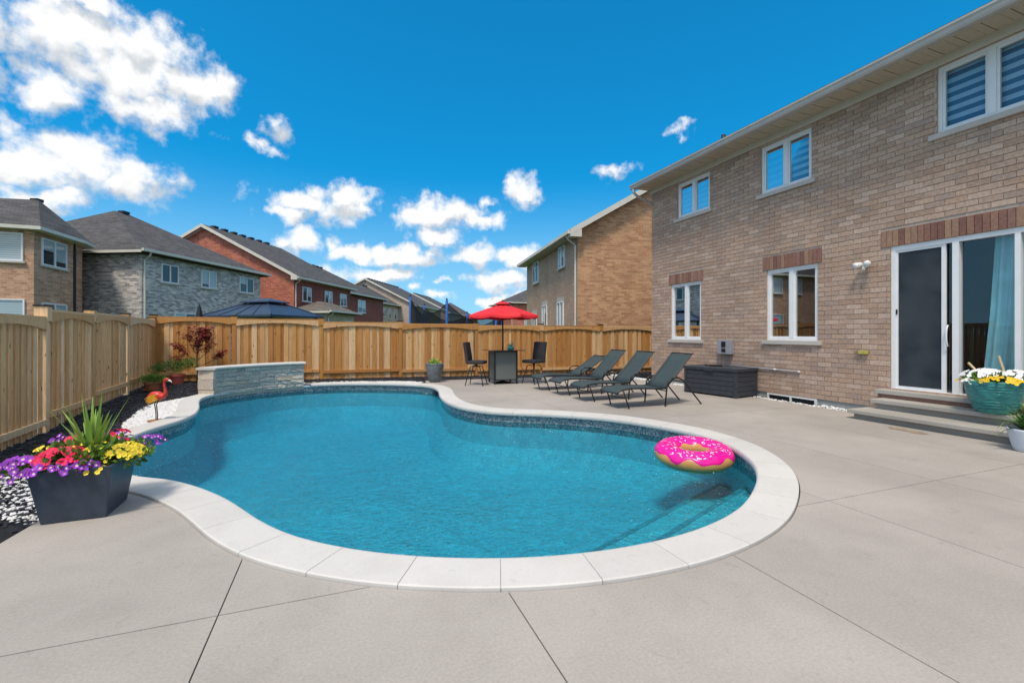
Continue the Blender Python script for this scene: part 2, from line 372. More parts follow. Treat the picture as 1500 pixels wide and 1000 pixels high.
MT['white_frame'] = mat('white_vinyl', (.78, .80, .82), .35, .03, 4)
MT['sill'] = concrete_mat('stone_sill', (.52, .49, .45), .08, .05)
MT['glass'] = glass_mat('window_glass')
MT['glass_up'] = glass_mat('upper_window_glass', (.80, .88, .92), .42)
MT['pane'] = pane_mat('far_pane')
MT['blind'] = mat('blue_grey_blind', (.34, .52, .66), .5, .05, 4)
MT['blind_sheer'] = mat('sheer_blind_band', (.05, .15, .27), .5, .05, 4)
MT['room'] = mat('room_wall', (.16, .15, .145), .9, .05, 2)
MT['screen'] = mat('insect_screen', (.030, .040, .052), .6, .12, 2)
MT['curtain'] = mat('teal_curtain', (.28, .62, .68), .8, .12, 3)
MT['mulch'] = mat('black_mulch', (.012, .013, .017), .9, .5, 30, .8, 60, objrand=0)
MT['chip'] = mat('black_chip', (.024, .026, .036), .6, .7, 14)
MT['pebble'] = mat('white_pebble', (.68, .68, .68), .7, .14, 22)
MT['grass'] = mat('lawn', (.055, .10, .028), .9, .35, 3)
MT['metal_dark'] = mat('dark_bronze_metal', (.022, .023, .026), .38, .1, 6, metal=.3, spec=.5)
MT['sling'] = mat('charcoal_sling', (.042, .064, .070), .8, .12, 60, .3, 400)
MT['resin'] = mat('slate_resin', (.040, .047, .060), .5, .14, 12, .2, 60)
MT['wicker'] = mat('dark_wicker', (.028, .027, .033), .7, .35, 70, .6, 160)
MT['mesh_panel'] = mat('grey_mesh_panel', (.13, .15, .145), .8, .12, 50, .4, 300)
MT['red_cloth'] = mat('red_canvas', (.72, .018, .030), .7, .07, 6)
MT['terracotta'] = mat('terracotta', (.36, .135, .065), .8, .15, 8)
MT['coral_pot'] = mat('coral_pot', (.50, .10, .075), .6, .1, 8)
MT['pot_grey'] = mat('grey_glazed_pot', (.13, .15, .165), .45, .18, 9)
MT['pot_teal'] = mat('teal_glaze', (.035, .235, .235), .28, .35, 12, .35, 30, stretch=(1, 1, 4))
MT['pot_white'] = mat('pale_blue_white_pot', (.60, .66, .74), .4, .05, 5)
MT['pot_slate'] = mat('slate_planter', (.040, .054, .078), .42, .20, 7, .12, 50)
MT['soil'] = mat('soil', (.03, .02, .014), .95, .3, 30)
MT['leaf'] = mat('green_leaf', (.115, .23, .035), .6, .45, 9)
MT['leaf_dark'] = mat('dark_leaf', (.085, .20, .040), .55, .45, 9)
MT['spike'] = mat('spike_leaf', (.27, .43, .075), .5, .3, 4)
MT['maple_leaf'] = mat('maple_leaf', (.24, .030, .030), .6, .5, 12)
MT['bark'] = mat('bark', (.07, .045, .035), .85, .25, 20, .4, 60)
MT['petal_purple'] = mat('purple_petal', (.235, .020, .40), .6, .45, 30, objrand=.35)
MT['petal_red'] = mat('red_petal', (.78, .008, .085), .6, .25, 30, objrand=.34)
MT['petal_yellow'] = mat('yellow_petal', (.82, .62, .04), .6, .2, 30, objrand=.2)
MT['petal_white'] = mat('white_petal', (.80, .80, .80), .55, .06, 30, objrand=.08)
MT['petal_gold'] = mat('gold_petal', (.80, .50, .012), .55, .12, 30, objrand=.12)
MT['flower_eye'] = mat('dark_flower_eye', (.05, .012, .05), .6, .2, 30)
MT['flower_eye_pale'] = mat('pale_flower_eye', (.75, .62, .55), .6, .1, 30)
MT['flamingo'] = mat('flamingo_paint', (.60, .045, .030), .35, .25, 14)
MT['flamingo_yellow'] = mat('flamingo_tail_paint', (.66, .33, .03), .35, .2, 20)
MT['rust'] = mat('rusty_disc', (.36, .15, .04), .6, .3, 14)
MT['donut'] = mat('tan_vinyl', (.55, .29, .095), .28, .10, 4)
MT['icing'] = mat('pink_vinyl', (.82, .008, .30), .22, .08, 5)
MT['sprinkle'] = mat('sprinkle_print', (.85, .75, .80), .3, .15, 50)
MT['stone'] = brick_mat('split_face_stone', [(.50, .475, .44), (.58, .55, .50), (.43, .415, .39), (.54, .505, .45), (.60, .54, .46), (.47, .45, .42)])
MT['stone_tan'] = brick_mat('tan_stone', [(.55, .475, .39), (.49, .435, .37), (.60, .52, .435), (.53, .45, .36)])
MT['grey_box'] = mat('grey_enamel', (.30, .31, .35), .4, .08, 8)
MT['dark'] = mat('black_plastic', (.012, .012, .014), .45, .1, 8)
MT['white_plastic'] = mat('white_plastic', (.78, .78, .76), .35, .03, 8)
MT['yellow_fit'] = mat('yellow_fitting', (.48, .42, .10), .5, .1, 12)
MT['brass'] = mat('brass', (.42, .31, .14), .35, .1, 12, metal=.8)
MT['bamboo'] = mat('bamboo_stick', (.58, .44, .26), .6, .12, 10)
MT['gazebo'] = mat('navy_metal_roof', (.030, .052, .095), .42, .12, 3)
MT['navy_cloth'] = mat('navy_cloth', (.022, .028, .040), .8, .1, 8)
MT['blue_pad'] = mat('blue_foam', (.020, .13, .46), .6, .1, 6)
MT['teal_glass'] = mat('teal_ornament', (.05, .38, .34), .2, .15, 20)
MT['liner'] = liner_mat(); MT['tile'] = tile_mat(); MT['water'] = water_mat()
MT['stain'] = mat('rust_stained_concrete', (.29, .215, .15), .8, .2, 9)
MT['pool_step'] = mat('pale_step_liner', (.93, .95, .94), .5, .10, 14)  # same liner as the floor; shallow-water paleness put into the colour
MT['edge_shade'] = mat('step_edge_shade', (.42, .56, .60), .6, .15, 20)  # depth shading between the treads, put in as a darker colour
MT['table_glass'] = mat('smoked_glass_top', (.02, .023, .026), .08, .1, 4, spec=.8)
def net_mat():
    m = bpy.data.materials.new('safety_net'); m.use_nodes = True; nt = m.node_tree; nt.nodes.clear()
    tr = nt.nodes.new('ShaderNodeBsdfTransparent'); df = nt.nodes.new('ShaderNodeBsdfDiffuse'); df.inputs[0].default_value = (.012, .016, .022, 1)
    mx = nt.nodes.new('ShaderNodeMixShader'); mx.inputs[0].default_value = .72
    nt.links.new(tr.outputs[0], mx.inputs[1]); nt.links.new(df.outputs[0], mx.inputs[2])
    o = nt.nodes.new('ShaderNodeOutputMaterial'); nt.links.new(mx.outputs[0], o.inputs[0]); return m
MT['net'] = net_mat()
def screen_mat():
    m = bpy.data.materials.new('fine_screen'); m.use_nodes = True; nt = m.node_tree; nt.nodes.clear()
    tr = nt.nodes.new('ShaderNodeBsdfTransparent'); df = nt.nodes.new('ShaderNodeBsdfDiffuse')
    g = nt.nodes.new('ShaderNodeNewGeometry'); n = nz(nt, g.outputs['Position'], 1.6, 3)
    nt.links.new(mixc(nt, smooth(nt, n.outputs[0], .35, .65), (.045, .058, .074), (.078, .094, .112)), df.inputs[0])
    mx = nt.nodes.new('ShaderNodeMixShader'); mx.inputs[0].default_value = .62
    nt.links.new(tr.outputs[0], mx.inputs[1]); nt.links.new(df.outputs[0], mx.inputs[2])
    o = nt.nodes.new('ShaderNodeOutputMaterial'); nt.links.new(mx.outputs[0], o.inputs[0]); return m
MT['screen'] = screen_mat()

# ------------------------------------------------------------------ mesh helpers
class MB:
    def __init__(s): s.v = []; s.f = []
    def add(s, vs, fs):
        o = len(s.v); s.v += [tuple(v) for v in vs]; s.f += [tuple(i + o for i in f) for f in fs]; return s
    def box(s, a, b, M=None):
        x0, y0, z0 = a; x1, y1, z1 = b
        vs = [(x0, y0, z0), (x1, y0, z0), (x1, y1, z0), (x0, y1, z0), (x0, y0, z1), (x1, y0, z1), (x1, y1, z1), (x0, y1, z1)]
        if M: vs = [M @ Vector(v) for v in vs]
        return s.add(vs, [(0, 3, 2, 1), (4, 5, 6, 7), (0, 1, 5, 4), (1, 2, 6, 5), (2, 3, 7, 6), (3, 0, 4, 7)])
    def quad(s, *p): return s.add(p, [tuple(range(len(p)))])
    def prism(s, poly, z0, z1):
        n = len(poly); vs = [(x, y, z0) for x, y in poly] + [(x, y, z1) for x, y in poly]
        return s.add(vs, [tuple(range(n - 1, -1, -1)), tuple(range(n, 2 * n))] + [(i, (i + 1) % n, n + (i + 1) % n, n + i) for i in range(n)])
    def tube(s, pts, r, n=8, caps=True):
        pts = [Vector(p) for p in pts]; rs = r if isinstance(r, (list, tuple)) else [r] * len(pts)
        up = None; rings = []
        for i, p in enumerate(pts):
            t = (pts[min(i + 1, len(pts) - 1)] - pts[max(i - 1, 0)]).normalized()
            if up is None: up = t.orthogonal().normalized()
            up = (up - t * up.dot(t)); up = up.normalized() if up.length > 1e-6 else t.orthogonal().normalized()
            w = t.cross(up)
            rings.append([p + (up * math.cos(2 * math.pi * k / n) + w * math.sin(2 * math.pi * k / n)) * rs[i] for k in range(n)])
        vs = [v for g in rings for v in g]; fs = []
        for i in range(len(pts) - 1):
            for k in range(n): fs.append((i * n + k, i * n + (k + 1) % n, (i + 1) * n + (k + 1) % n, (i + 1) * n + k))
        if caps: fs += [tuple(range(n - 1, -1, -1)), tuple(range((len(pts) - 1) * n, len(pts) * n))]
        return s.add(vs, fs)
    def lathe(s, prof, n=28, c=(0, 0, 0), sx=1, sy=1):
        vs = []; fs = []
        for r, z in prof:
            for k in range(n):
                a = 2 * math.pi * k / n; vs.append((c[0] + r * sx * math.cos(a), c[1] + r * sy * math.sin(a), c[2] + z))
        for i in range(len(prof) - 1):
            for k in range(n): fs.append((i * n + k, i * n + (k + 1) % n, (i + 1) * n + (k + 1) % n, (i + 1) * n + k))
        return s.add(vs, fs)
    def mesh(s, name, material, smooth=False, rnd=None):
        me = bpy.data.meshes.new(name); me.from_pydata(s.v, [], s.f); me.materials.append(material)
        if smooth: me.polygons.foreach_set('use_smooth', [True] * len(me.polygons))
        if rnd is not None:
            a = me.attributes.new('rnd', 'FLOAT', 'FACE'); a.data.foreach_set('value', rnd)
        me.update(); return me
    def build(s, name, material, parent=None, loc=(0, 0, 0), rotz=0, smooth=False, bevel=0, rnd=None):
        if isinstance(material, str): material = MT[material]
        me = s.mesh(name, material, smooth, rnd)
        if bevel:
            bm = bmesh.new(); bm.from_mesh(me)
            bmesh.ops.remove_doubles(bm, verts=bm.verts, dist=1e-5)
            bmesh.ops.bevel(bm, geom=[e for e in bm.edges if len(e.link_faces) == 2 and e.calc_face_angle(0) > .5], offset=bevel, segments=2, affect='EDGES', profile=.6)
            bm.to_mesh(me); bm.free()
        return link(name, me, parent, loc, rotz)

def link(name, me, parent=None, loc=(0, 0, 0), rotz=0, scale=None):
    o = bpy.data.objects.new(name, me); COL.objects.link(o)
    o.location = loc; o.rotation_euler = (0, 0, rotz) if not isinstance(rotz, tuple) else rotz
    if scale: o.scale = scale
    if parent: o.parent = parent
    return o

def tag(o, label, cat, group=None, kind=None):
    if label: o['label'] = label
    if cat: o['category'] = cat
    if group: o['group'] = group
    if kind: o['kind'] = kind
    return o

def thing(name, label, cat, loc=(0, 0, 0), rotz=0, group=None):
    o = link(name, None, None, loc, rotz); o.empty_display_size = .1
    return tag(o, label, cat, group)

def struct(o, label=None):
    o['kind'] = 'structure'
    if label: o['label'] = label
    return o

def copy_tree(o, parent=None):
    c = o.copy(); COL.objects.link(c); c.parent = parent
    for ch in [x for x in bpy.data.objects if x.parent == o]: copy_tree(ch, c)
    return c

def catmull(pts, n=8, closed=True):
    out = []; m = len(pts)
    for i in range(m if closed else m - 1):
        g = (lambda k: Vector(pts[k % m])) if closed else (lambda k: Vector(pts[max(0, min(m - 1, k))]))
        p0, p1, p2, p3 = g(i - 1), g(i), g(i + 1), g(i + 2)
        for j in range(n):
            t = j / n
            out.append(.5 * ((2 * p1) + (p2 - p0) * t + (2 * p0 - 5 * p1 + 4 * p2 - p3) * t * t + (3 * p1 - p0 - 3 * p2 + p3) * t ** 3))
    if not closed: out.append(Vector(pts[-1]))
    return out

def resample(pts, step):
    m = len(pts); L = [0]
    for i in range(m): L.append(L[-1] + (pts[(i + 1) % m] - pts[i]).length)
    n = max(3, round(L[-1] / step)); out = []; k = 0
    for j in range(n):
        s = L[-1] * j / n
        while L[k + 1] < s: k += 1
        t = (s - L[k]) / (L[k + 1] - L[k]); out.append(pts[k].lerp(pts[(k + 1) % m], t))
    return out

def inside(p, poly):
    x, y = p[0], p[1]; c = False; n = len(poly); j = n - 1
    for i in range(n):
        xi, yi = poly[i][0], poly[i][1]; xj, yj = poly[j][0], poly[j][1]
        if (yi > y) != (yj > y) and x < (xj - xi) * (y - yi) / (yj - yi) + xi: c = not c
        j = i
    return c

def lerp(a, b, t): return a + (b - a) * t
def sstep(a, b, x):
    t = max(0, min(1, (x - a) / (b - a))); return t * t * (3 - 2 * t)

# ------------------------------------------------------------------ the pool outline (metres, anticlockwise)
POOL_PTS = [(-1.86, 5.39), (-1.557, 5.188), (-1.257, 4.873), (-.959, 4.47), (-.755, 4.12), (-.582, 3.80), (-.436, 3.58), (-.229, 3.328), (.184, 2.983), (.678, 2.715), (1.211, 2.54), (1.793, 2.471), (2.376, 2.52), (2.961, 2.706), (3.485, 3.02), (3.87, 3.32), (4.23, 3.72), (4.54, 4.30), (4.64, 4.92), (4.58, 5.40), (4.361, 6.011), (4.03, 6.55), (3.419, 7.114), (2.72, 7.58), (2.36, 7.95), (2.13, 8.50), (2.05, 9.22), (2.12, 10.1), (2.27, 11.0), (2.27, 11.8), (2.0, 12.40), (1.15, 13.05), (.13, 13.44), (-.86, 13.48), (-1.74, 13.12), (-2.40, 12.55), (-2.72, 12.05), (-2.80, 11.5), (-2.70, 10.85), (-2.50, 10.05), (-2.38, 9.35), (-2.40, 8.75), (-2.51, 8.33), (-2.62, 7.85), (-2.64, 7.2), (-2.50, 6.5), (-2.22, 5.85)]
_c = resample(catmull([Vector((*p, 0)) for p in POOL_PTS], 8), .1)
for it in range(3):
    _c = [(_c[i - 1] + _c[i] * 2 + _c[(i + 1) % len(_c)]) / 4 for i in range(len(_c))]
RIM = resample(_c, .095); NR = len(RIM)
def normals(c):
    out = []
    for i in range(len(c)):
        t = (c[(i + 1) % len(c)] - c[i - 1]).normalized(); out.append(Vector((t.y, -t.x, 0)))   # outward for anticlockwise
    return out
RN = normals(RIM)
def offset(d): return [RIM[i] + RN[i] * d for i in range(NR)]
COPW = .34
OUT = offset(COPW - .03); MID = offset(.14)

# ------------------------------------------------------------------ ground
def bedz(x, y):
    z = -.045
    z -= .11 * sstep(11.3, 8.6, y) * sstep(-2.4, -4.2, x) * sstep(3.5, 5.5, y)
    z += .07 * sstep(12.5, 14.8, y) * sstep(-1.5, -3.8, x)
    z -= .13 * sstep(13.4, 15.4, y) * sstep(-1, 10, x)
    return z
m = MB()
X0, X1, Y0, Y1 = -7.0, 14.0, -6.0, 17.0
for a, b, c, d in ((-500, 500, Y1, 700), (-500, 500, -400, Y0), (-500, X0, Y0, Y1), (X1, 500, Y0, Y1)):
    m.quad((a, c, -.3), (b, c, -.3), (b, d, -.3), (a, d, -.3))
struct(m.build('ground', 'grass'), 'green lawn beyond the cedar fences')
m = MB(); st = .15; nx = int((X1 - X0) / st); ny = int((Y1 - Y0) / st); idx = {}
def bv(i, j):
    if (i, j) not in idx:
        x, y = X0 + i * st, Y0 + j * st; edge = i in (0, nx) or j in (0, ny)
        z = bedz(x, y) + .018 * noise.noise(Vector((x * 3, y * 3, 0)))
        idx[(i, j)] = len(m.v); m.v.append((x, y, -.3 if edge else z))
    return idx[(i, j)]
for i in range(nx):
    for j in range(ny):
        cx_, cy_ = X0 + (i + .5) * st, Y0 + (j + .5) * st
        if inside((cx_, cy_), MID): continue
        if -2.0 < cx_ < 8.3 and cy_ < 2.2: continue
        if 4.9 < cx_ < 8.3 and cy_ < 12.9: continue
        m.f.append((bv(i, j), bv(i + 1, j), bv(i + 1, j + 1), bv(i, j + 1)))
struct(m.build('mulch_bed', 'mulch', smooth=True), 'black mulch bed along the cedar fences')

# concrete patio: one slab between every pair of saw-cut joints
seq = [i for i in range(NR)]
i0 = min(range(NR), key=lambda i: (OUT[i] - Vector((-2.08, 4.95, 0))).length)
i1 = min(range(NR), key=lambda i: (OUT[i] - Vector((2.25, 12.63, 0))).length)
path = []; i = i0
while True:
    path.append(OUT[i] + RN[i] * .006)
    if i == i1: break
    i = (i + 1) % NR
poly = [(p.x, p.y) for p in path] + [(2.35, 13.45), (4.0, 13.38), (8.47, 12.95), (8.47, -4.0), (-2.12, -4.0), (-2.12, 4.02), (-2.09, 4.8)]
tris = tessellate_polygon([[Vector((x, y, 0)) for x, y in poly]])
patio = struct(link('patio', None), 'pale beige concrete pool deck cut into slabs by thin joints')
xs = [-2.6, -.567, .853, 2.322, 3.822, 5.3, 6.8, 9]; ys = [-4.2, .75, 2.63, 13.8]
cells = []
for a, b in zip(xs, xs[1:]):
    for c, d in zip(ys, ys[1:]):
        if a < -.6 and c > 2: cells += [(a, b, 2.63, 4.45), (a, b, 4.45, 8)]
        elif a > 3.5 and c > 2: cells += [(a, b, 2.63, 6.2), (a, b, 6.2, 9.6), (a, b, 9.6, 14)]
        elif c > 2: cells += [(a, b, c, 6.2), (a, b, 6.2, 9.6), (a, b, 9.6, 14)]
        else: cells.append((a, b, c, d))
gap = .0035
for a, b, c, d in cells:
    bm = bmesh.new(); vv = [bm.verts.new((x, y, 0)) for x, y in poly]
    for t in tris:
        try: bm.faces.new([vv[k] for k in t])
        except ValueError: pass
    for co, no in (((a + gap, 0, 0), (-1, 0, 0)), ((b - gap, 0, 0), (1, 0, 0)), ((0, c + gap, 0), (0, -1, 0)), ((0, d - gap, 0), (0, 1, 0))):
        bmesh.ops.bisect_plane(bm, geom=bm.verts[:] + bm.edges[:] + bm.faces[:], plane_co=co, plane_no=no, clear_outer=True)
    if not bm.faces: bm.free(); continue
    bmesh.ops.recalc_face_normals(bm, faces=bm.faces)
    r = bmesh.ops.extrude_face_region(bm, geom=bm.faces[:])
    for e in r['geom']:
        if isinstance(e, bmesh.types.BMVert): e.co.z -= .10
    bmesh.ops.recalc_face_normals(bm, faces=bm.faces)
    me = bpy.data.meshes.new('slab'); bm.to_mesh(me); bm.free(); me.materials.append(MT['concrete'])
    link('slab', me, patio)
m = MB()
for a, b, c, d in ((-2.12, 8.47, -4, 2.4), (5.0, 8.47, 2.4, 12.9)): m.quad((a, c, -.03), (b, c, -.03), (b, d, -.03), (a, d, -.03))
m.build('joint_bed', 'dark', patio)

# pool shell, coping, water
pool = struct(link('swimming_pool', None), 'free-form swimming pool with pale stone coping')
WATER = -.17
def ring(m, d0, z0, d1, z1):
    a = [RIM[i] + RN[i] * d0 for i in range(NR)]; b = [RIM[i] + RN[i] * d1 for i in range(NR)]
    m.add([(p.x, p.y, z0) for p in a] + [(p.x, p.y, z1) for p in b], [(i, (i + 1) % NR, NR + (i + 1) % NR, NR + i) for i in range(NR)])
m = MB(); ring(m, .03, -.045, .03, -.26); m.build('waterline_tile', 'tile', pool, smooth=True)
def floor_z(x, y): return -.86 - .2 * sstep(4.5, 9.5, y)
m = MB(); ring(m, .03, -.26, .03, -.62)
low = [RIM[i] + RN[i] * .03 for i in range(NR)]; low2 = [RIM[i] + RN[i] * -.28 for i in range(NR)]
m.add([(p.x, p.y, -.62) for p in low] + [(p.x, p.y, floor_z(p.x, p.y)) for p in low2], [(i, (i + 1) % NR, NR + (i + 1) % NR, NR + i) for i in range(NR)])
bm = bmesh.new(); st2 = .3
fl = [Vector((p.x, p.y, 0)) for p in low2]
vv = [bm.verts.new(p) for p in fl]
for t in tessellate_polygon([fl]):
    try: bm.faces.new([vv[k] for k in t])
    except ValueError: pass
for k in range(1, 24):
    bmesh.ops.bisect_plane(bm, geom=bm.verts[:] + bm.edges[:] + bm.faces[:], plane_co=(0, 2 + k * .5, 0), plane_no=(0, 1, 0))
bm.verts.index_update()
m.add([(v.co.x, v.co.y, floor_z(v.co.x, v.co.y)) for v in bm.verts], [tuple(v.index for v in f.verts) for f in bm.faces]); bm.free()
m.build('liner', 'liner', pool, smooth=True)
def clip(poly, n, c):
    out = []
    for i in range(len(poly)):
        p, q = poly[i], poly[(i + 1) % len(poly)]; a = n[0] * p[0] + n[1] * p[1] - c; b = n[0] * q[0] + n[1] * q[1] - c
        if a <= 0: out.append(p)
        if a * b < 0: t = a / (a - b); out.append((p[0] + (q[0] - p[0]) * t, p[1] + (q[1] - p[1]) * t))
    return out
for c, z in ((1.62, -.28), (2.07, -.42), (2.52, -.57)):
    pl = clip([(p.x, p.y) for p in offset(.02)], (-.38, .925), c)
    pl = clip(pl, (-1, 0), -1.35)
    st_o = MB().prism(pl, -1.3, z).build('pool_step', 'pool_step', pool)
    ed = [p for p in pl if abs(-.38 * p[0] + .925 * p[1] - c) < .002]
    if len(ed) >= 2:
        a_, b_ = min(ed), max(ed); dx_, dy_ = .38 * .05, -.925 * .05
        MB().prism([a_, b_, (b_[0] + dx_, b_[1] + dy_), (a_[0] + dx_, a_[1] + dy_)], z + .002, z + .008).build('step_shade_line', 'edge_shade', st_o)  # added strip, stands in for the darker line of depth shading
# skimmer mouth
sk = MB().box((-.02, -.12, -.07), (.02, .12, .05)); sk.build('skimmer_mouth', 'dark', pool, (2.27, 11.55, -.12), R(8))
# coping stones
nst = 58; seam0 = 4
prof = [(-.03, -.045), (-.037, -.02), (-.034, .004), (-.022, .018), (0, .022), (COPW - .045, .022), (COPW - .034, .016), (COPW - .03, -.08)]
bounds = [round(seam0 + k * NR / nst) for k in range(nst + 1)]
fine = 4
def rim_at(f):
    i = int(math.floor(f)) % NR; t = f - math.floor(f); j = (i + 1) % NR
    return RIM[i].lerp(RIM[j], t), RN[i].lerp(RN[j], t).normalized()
per = 0.0018 / .095
m = MB(); ring(m, -.028, .014, COPW - .035, .014); m.build('coping_joint', 'foundation', pool)
_ia = min(range(NR), key=lambda i: (RIM[i] - Vector((-.93, 13.48, 0))).length); _ib = min(range(NR), key=lambda i: (RIM[i] - Vector((-2.70, 12.10, 0))).length)
for k in range(nst):
    if _ia - 1.5 <= seam0 + (k + .5) * NR / nst <= _ib - 1.5: continue       # the stone wall stands here instead
    a, b = seam0 + k * NR / nst + per, seam0 + (k + 1) * NR / nst - per
    n = 8; m = MB(); P = len(prof)
    for s in range(n + 1):
        p, q = rim_at(a + (b - a) * s / n)
        for o, z in prof: w = p + q * o; m.v.append((w.x, w.y, z))
    for s in range(n):
        for j in range(P - 1): m.f.append((s * P + j, s * P + j + 1, (s + 1) * P + j + 1, (s + 1) * P + j))
    m.f += [tuple(range(P - 1, -1, -1)), tuple(n * P + j for j in range(P))]
    m.build('coping_stone', 'coping', pool)
# water body
w = offset(.045)
m = MB(); bm = bmesh.new(); top = [Vector((p.x, p.y, 0)) for p in w]
tt = tessellate_polygon([top]); n = len(top)
m.add([(p.x, p.y, WATER) for p in top] + [(p.x, p.y, -1.9) for p in top], [tuple(t) for t in tt] + [tuple(n + k for k in reversed(t)) for t in tt] + [(i, n + i, n + (i + 1) % n, (i + 1) % n) for i in range(n)])
bm.free()
wo_ = struct(m.build('water', 'water'), 'clear turquoise pool water with small ripples')
bm = bmesh.new(); bm.from_mesh(wo_.data); bmesh.ops.recalc_face_normals(bm, faces=bm.faces); bm.to_mesh(wo_.data); bm.free()

# loose chips and pebbles
def scatter(name, material, regions, shape, zoff, label, seed, hole=None):
    rnd = random.Random(seed); m = MB()
    for poly_, n, s0, s1 in regions:
        xs_ = [p[0] for p in poly_]; ys_ = [p[1] for p in poly_]; k = 0; tries = 0
        while k < n and tries < n * 12:
            tries += 1
            x, y = rnd.uniform(min(xs_), max(xs_)), rnd.uniform(min(ys_), max(ys_))
            if not inside((x, y), poly_) or inside((x, y), OUT) or (hole and hole(x, y, rnd)): continue
            k += 1; s = rnd.uniform(s0, s1)
            M = Matrix.Translation((x, y, bedz(x, y) + zoff * s + .006)) @ Matrix.Rotation(rnd.uniform(0, 6.28), 4, 'Z') @ Matrix.Rotation(rnd.uniform(-.6, .6), 4, 'X')
            if shape == 'chip':
                a, b, c = s * rnd.uniform(.8, 2.0), s * .5, s * .22
                m.box((-a, -b, -c), (a * rnd.uniform(.6, 1), b * rnd.uniform(.5, 1), c), M)
            else:
                f = [rnd.uniform(.75, 1.2) for _ in range(6)]
                vs = [(s * f[0], 0, 0), (-s * f[1], 0, 0), (0, s * .8 * f[2], 0), (0, -s * .8 * f[3], 0), (0, 0, s * .6 * f[4]), (0, 0, -s * .5)]
                mid = [((vs[i][0] + vs[j][0]) * .62, (vs[i][1] + vs[j][1]) * .62, s * .12) for i, j in ((0, 2), (2, 1), (1, 3), (3, 0))]
                vs += mid
                fs = [(0, 6, 4), (6, 2, 4), (2, 7, 4), (7, 1, 4), (1, 8, 4), (8, 3, 4), (3, 9, 4), (9, 0, 4), (6, 0, 5), (2, 6, 5), (7, 2, 5), (1, 7, 5), (8, 1, 5), (3, 8, 5), (9, 3, 5), (0, 9, 5)]
                m.add([M @ Vector(v) for v in vs], fs)
    o = m.build(name, material, smooth=False); tag(o, label, 'gravel' if shape != 'chip' else 'mulch', kind='stuff'); return o
PEB1 = [(-2.2, 6.9), (-2.95, 8.1), (-3.35, 9.3), (-3.56, 10.6), (-3.55, 11.3), (-3.3, 11.9), (-3.0, 12.9), (-2.6, 12.6), (-2.5, 9.5), (-2.4, 8)]
PEB3 = [(-3.3, 6.25), (-2.9, 6.35), (-2.15, 5.0), (-2.12, 4.45), (-2.3, 4.55), (-2.75, 5.0), (-3.2, 5.7)]
PEB2 = [(-1.1, 13.6), (-1.1, 14.4), (.2, 14.5), (1.6, 14.1), (2.3, 13.5), (2.0, 12.9)]
PEB4 = [(8.47, 5.15), (8.47, 13.2), (8.76, 13.2), (8.76, 5.15)]
def thin(x, y, rnd):
    return 6.15 < y < 7.45 and x > 8.60
scatter('white_pebbles', 'pebble', [(PEB1, 5600, .014, .026), (PEB3, 620, .014, .024), (PEB2, 1800, .016, .03)], 'pebble', .1, 'white pebbles spread between the coping and the black mulch', 5)
scatter('house_pebbles', 'pebble', [(PEB4, 2400, .016, .028)], 'pebble', 1.6, 'strip of white pebbles along the foot of the taupe house', 6, thin)
MUL = [(-4.85, 15.5), (-4.15, 7.0), (-4.0, 4.5), (-2.14, 3.2), (-2.14, 4.6), (-2.4, 6.4), (-3.1, 8.4), (-3.4, 9.6), (-3.5, 11.4), (-2.9, 13.3), (-1.1, 14.2), (1.6, 14.0), (2.4, 13.5), (8.4, 13.0), (8.75, 11.4), (12, 11.4), (12, 15.5)]
scatter('mulch_chips', 'chip', [(MUL, 9500, .014, .030)], 'chip', .3, 'loose black mulch chips covering the beds along both fences', 8)

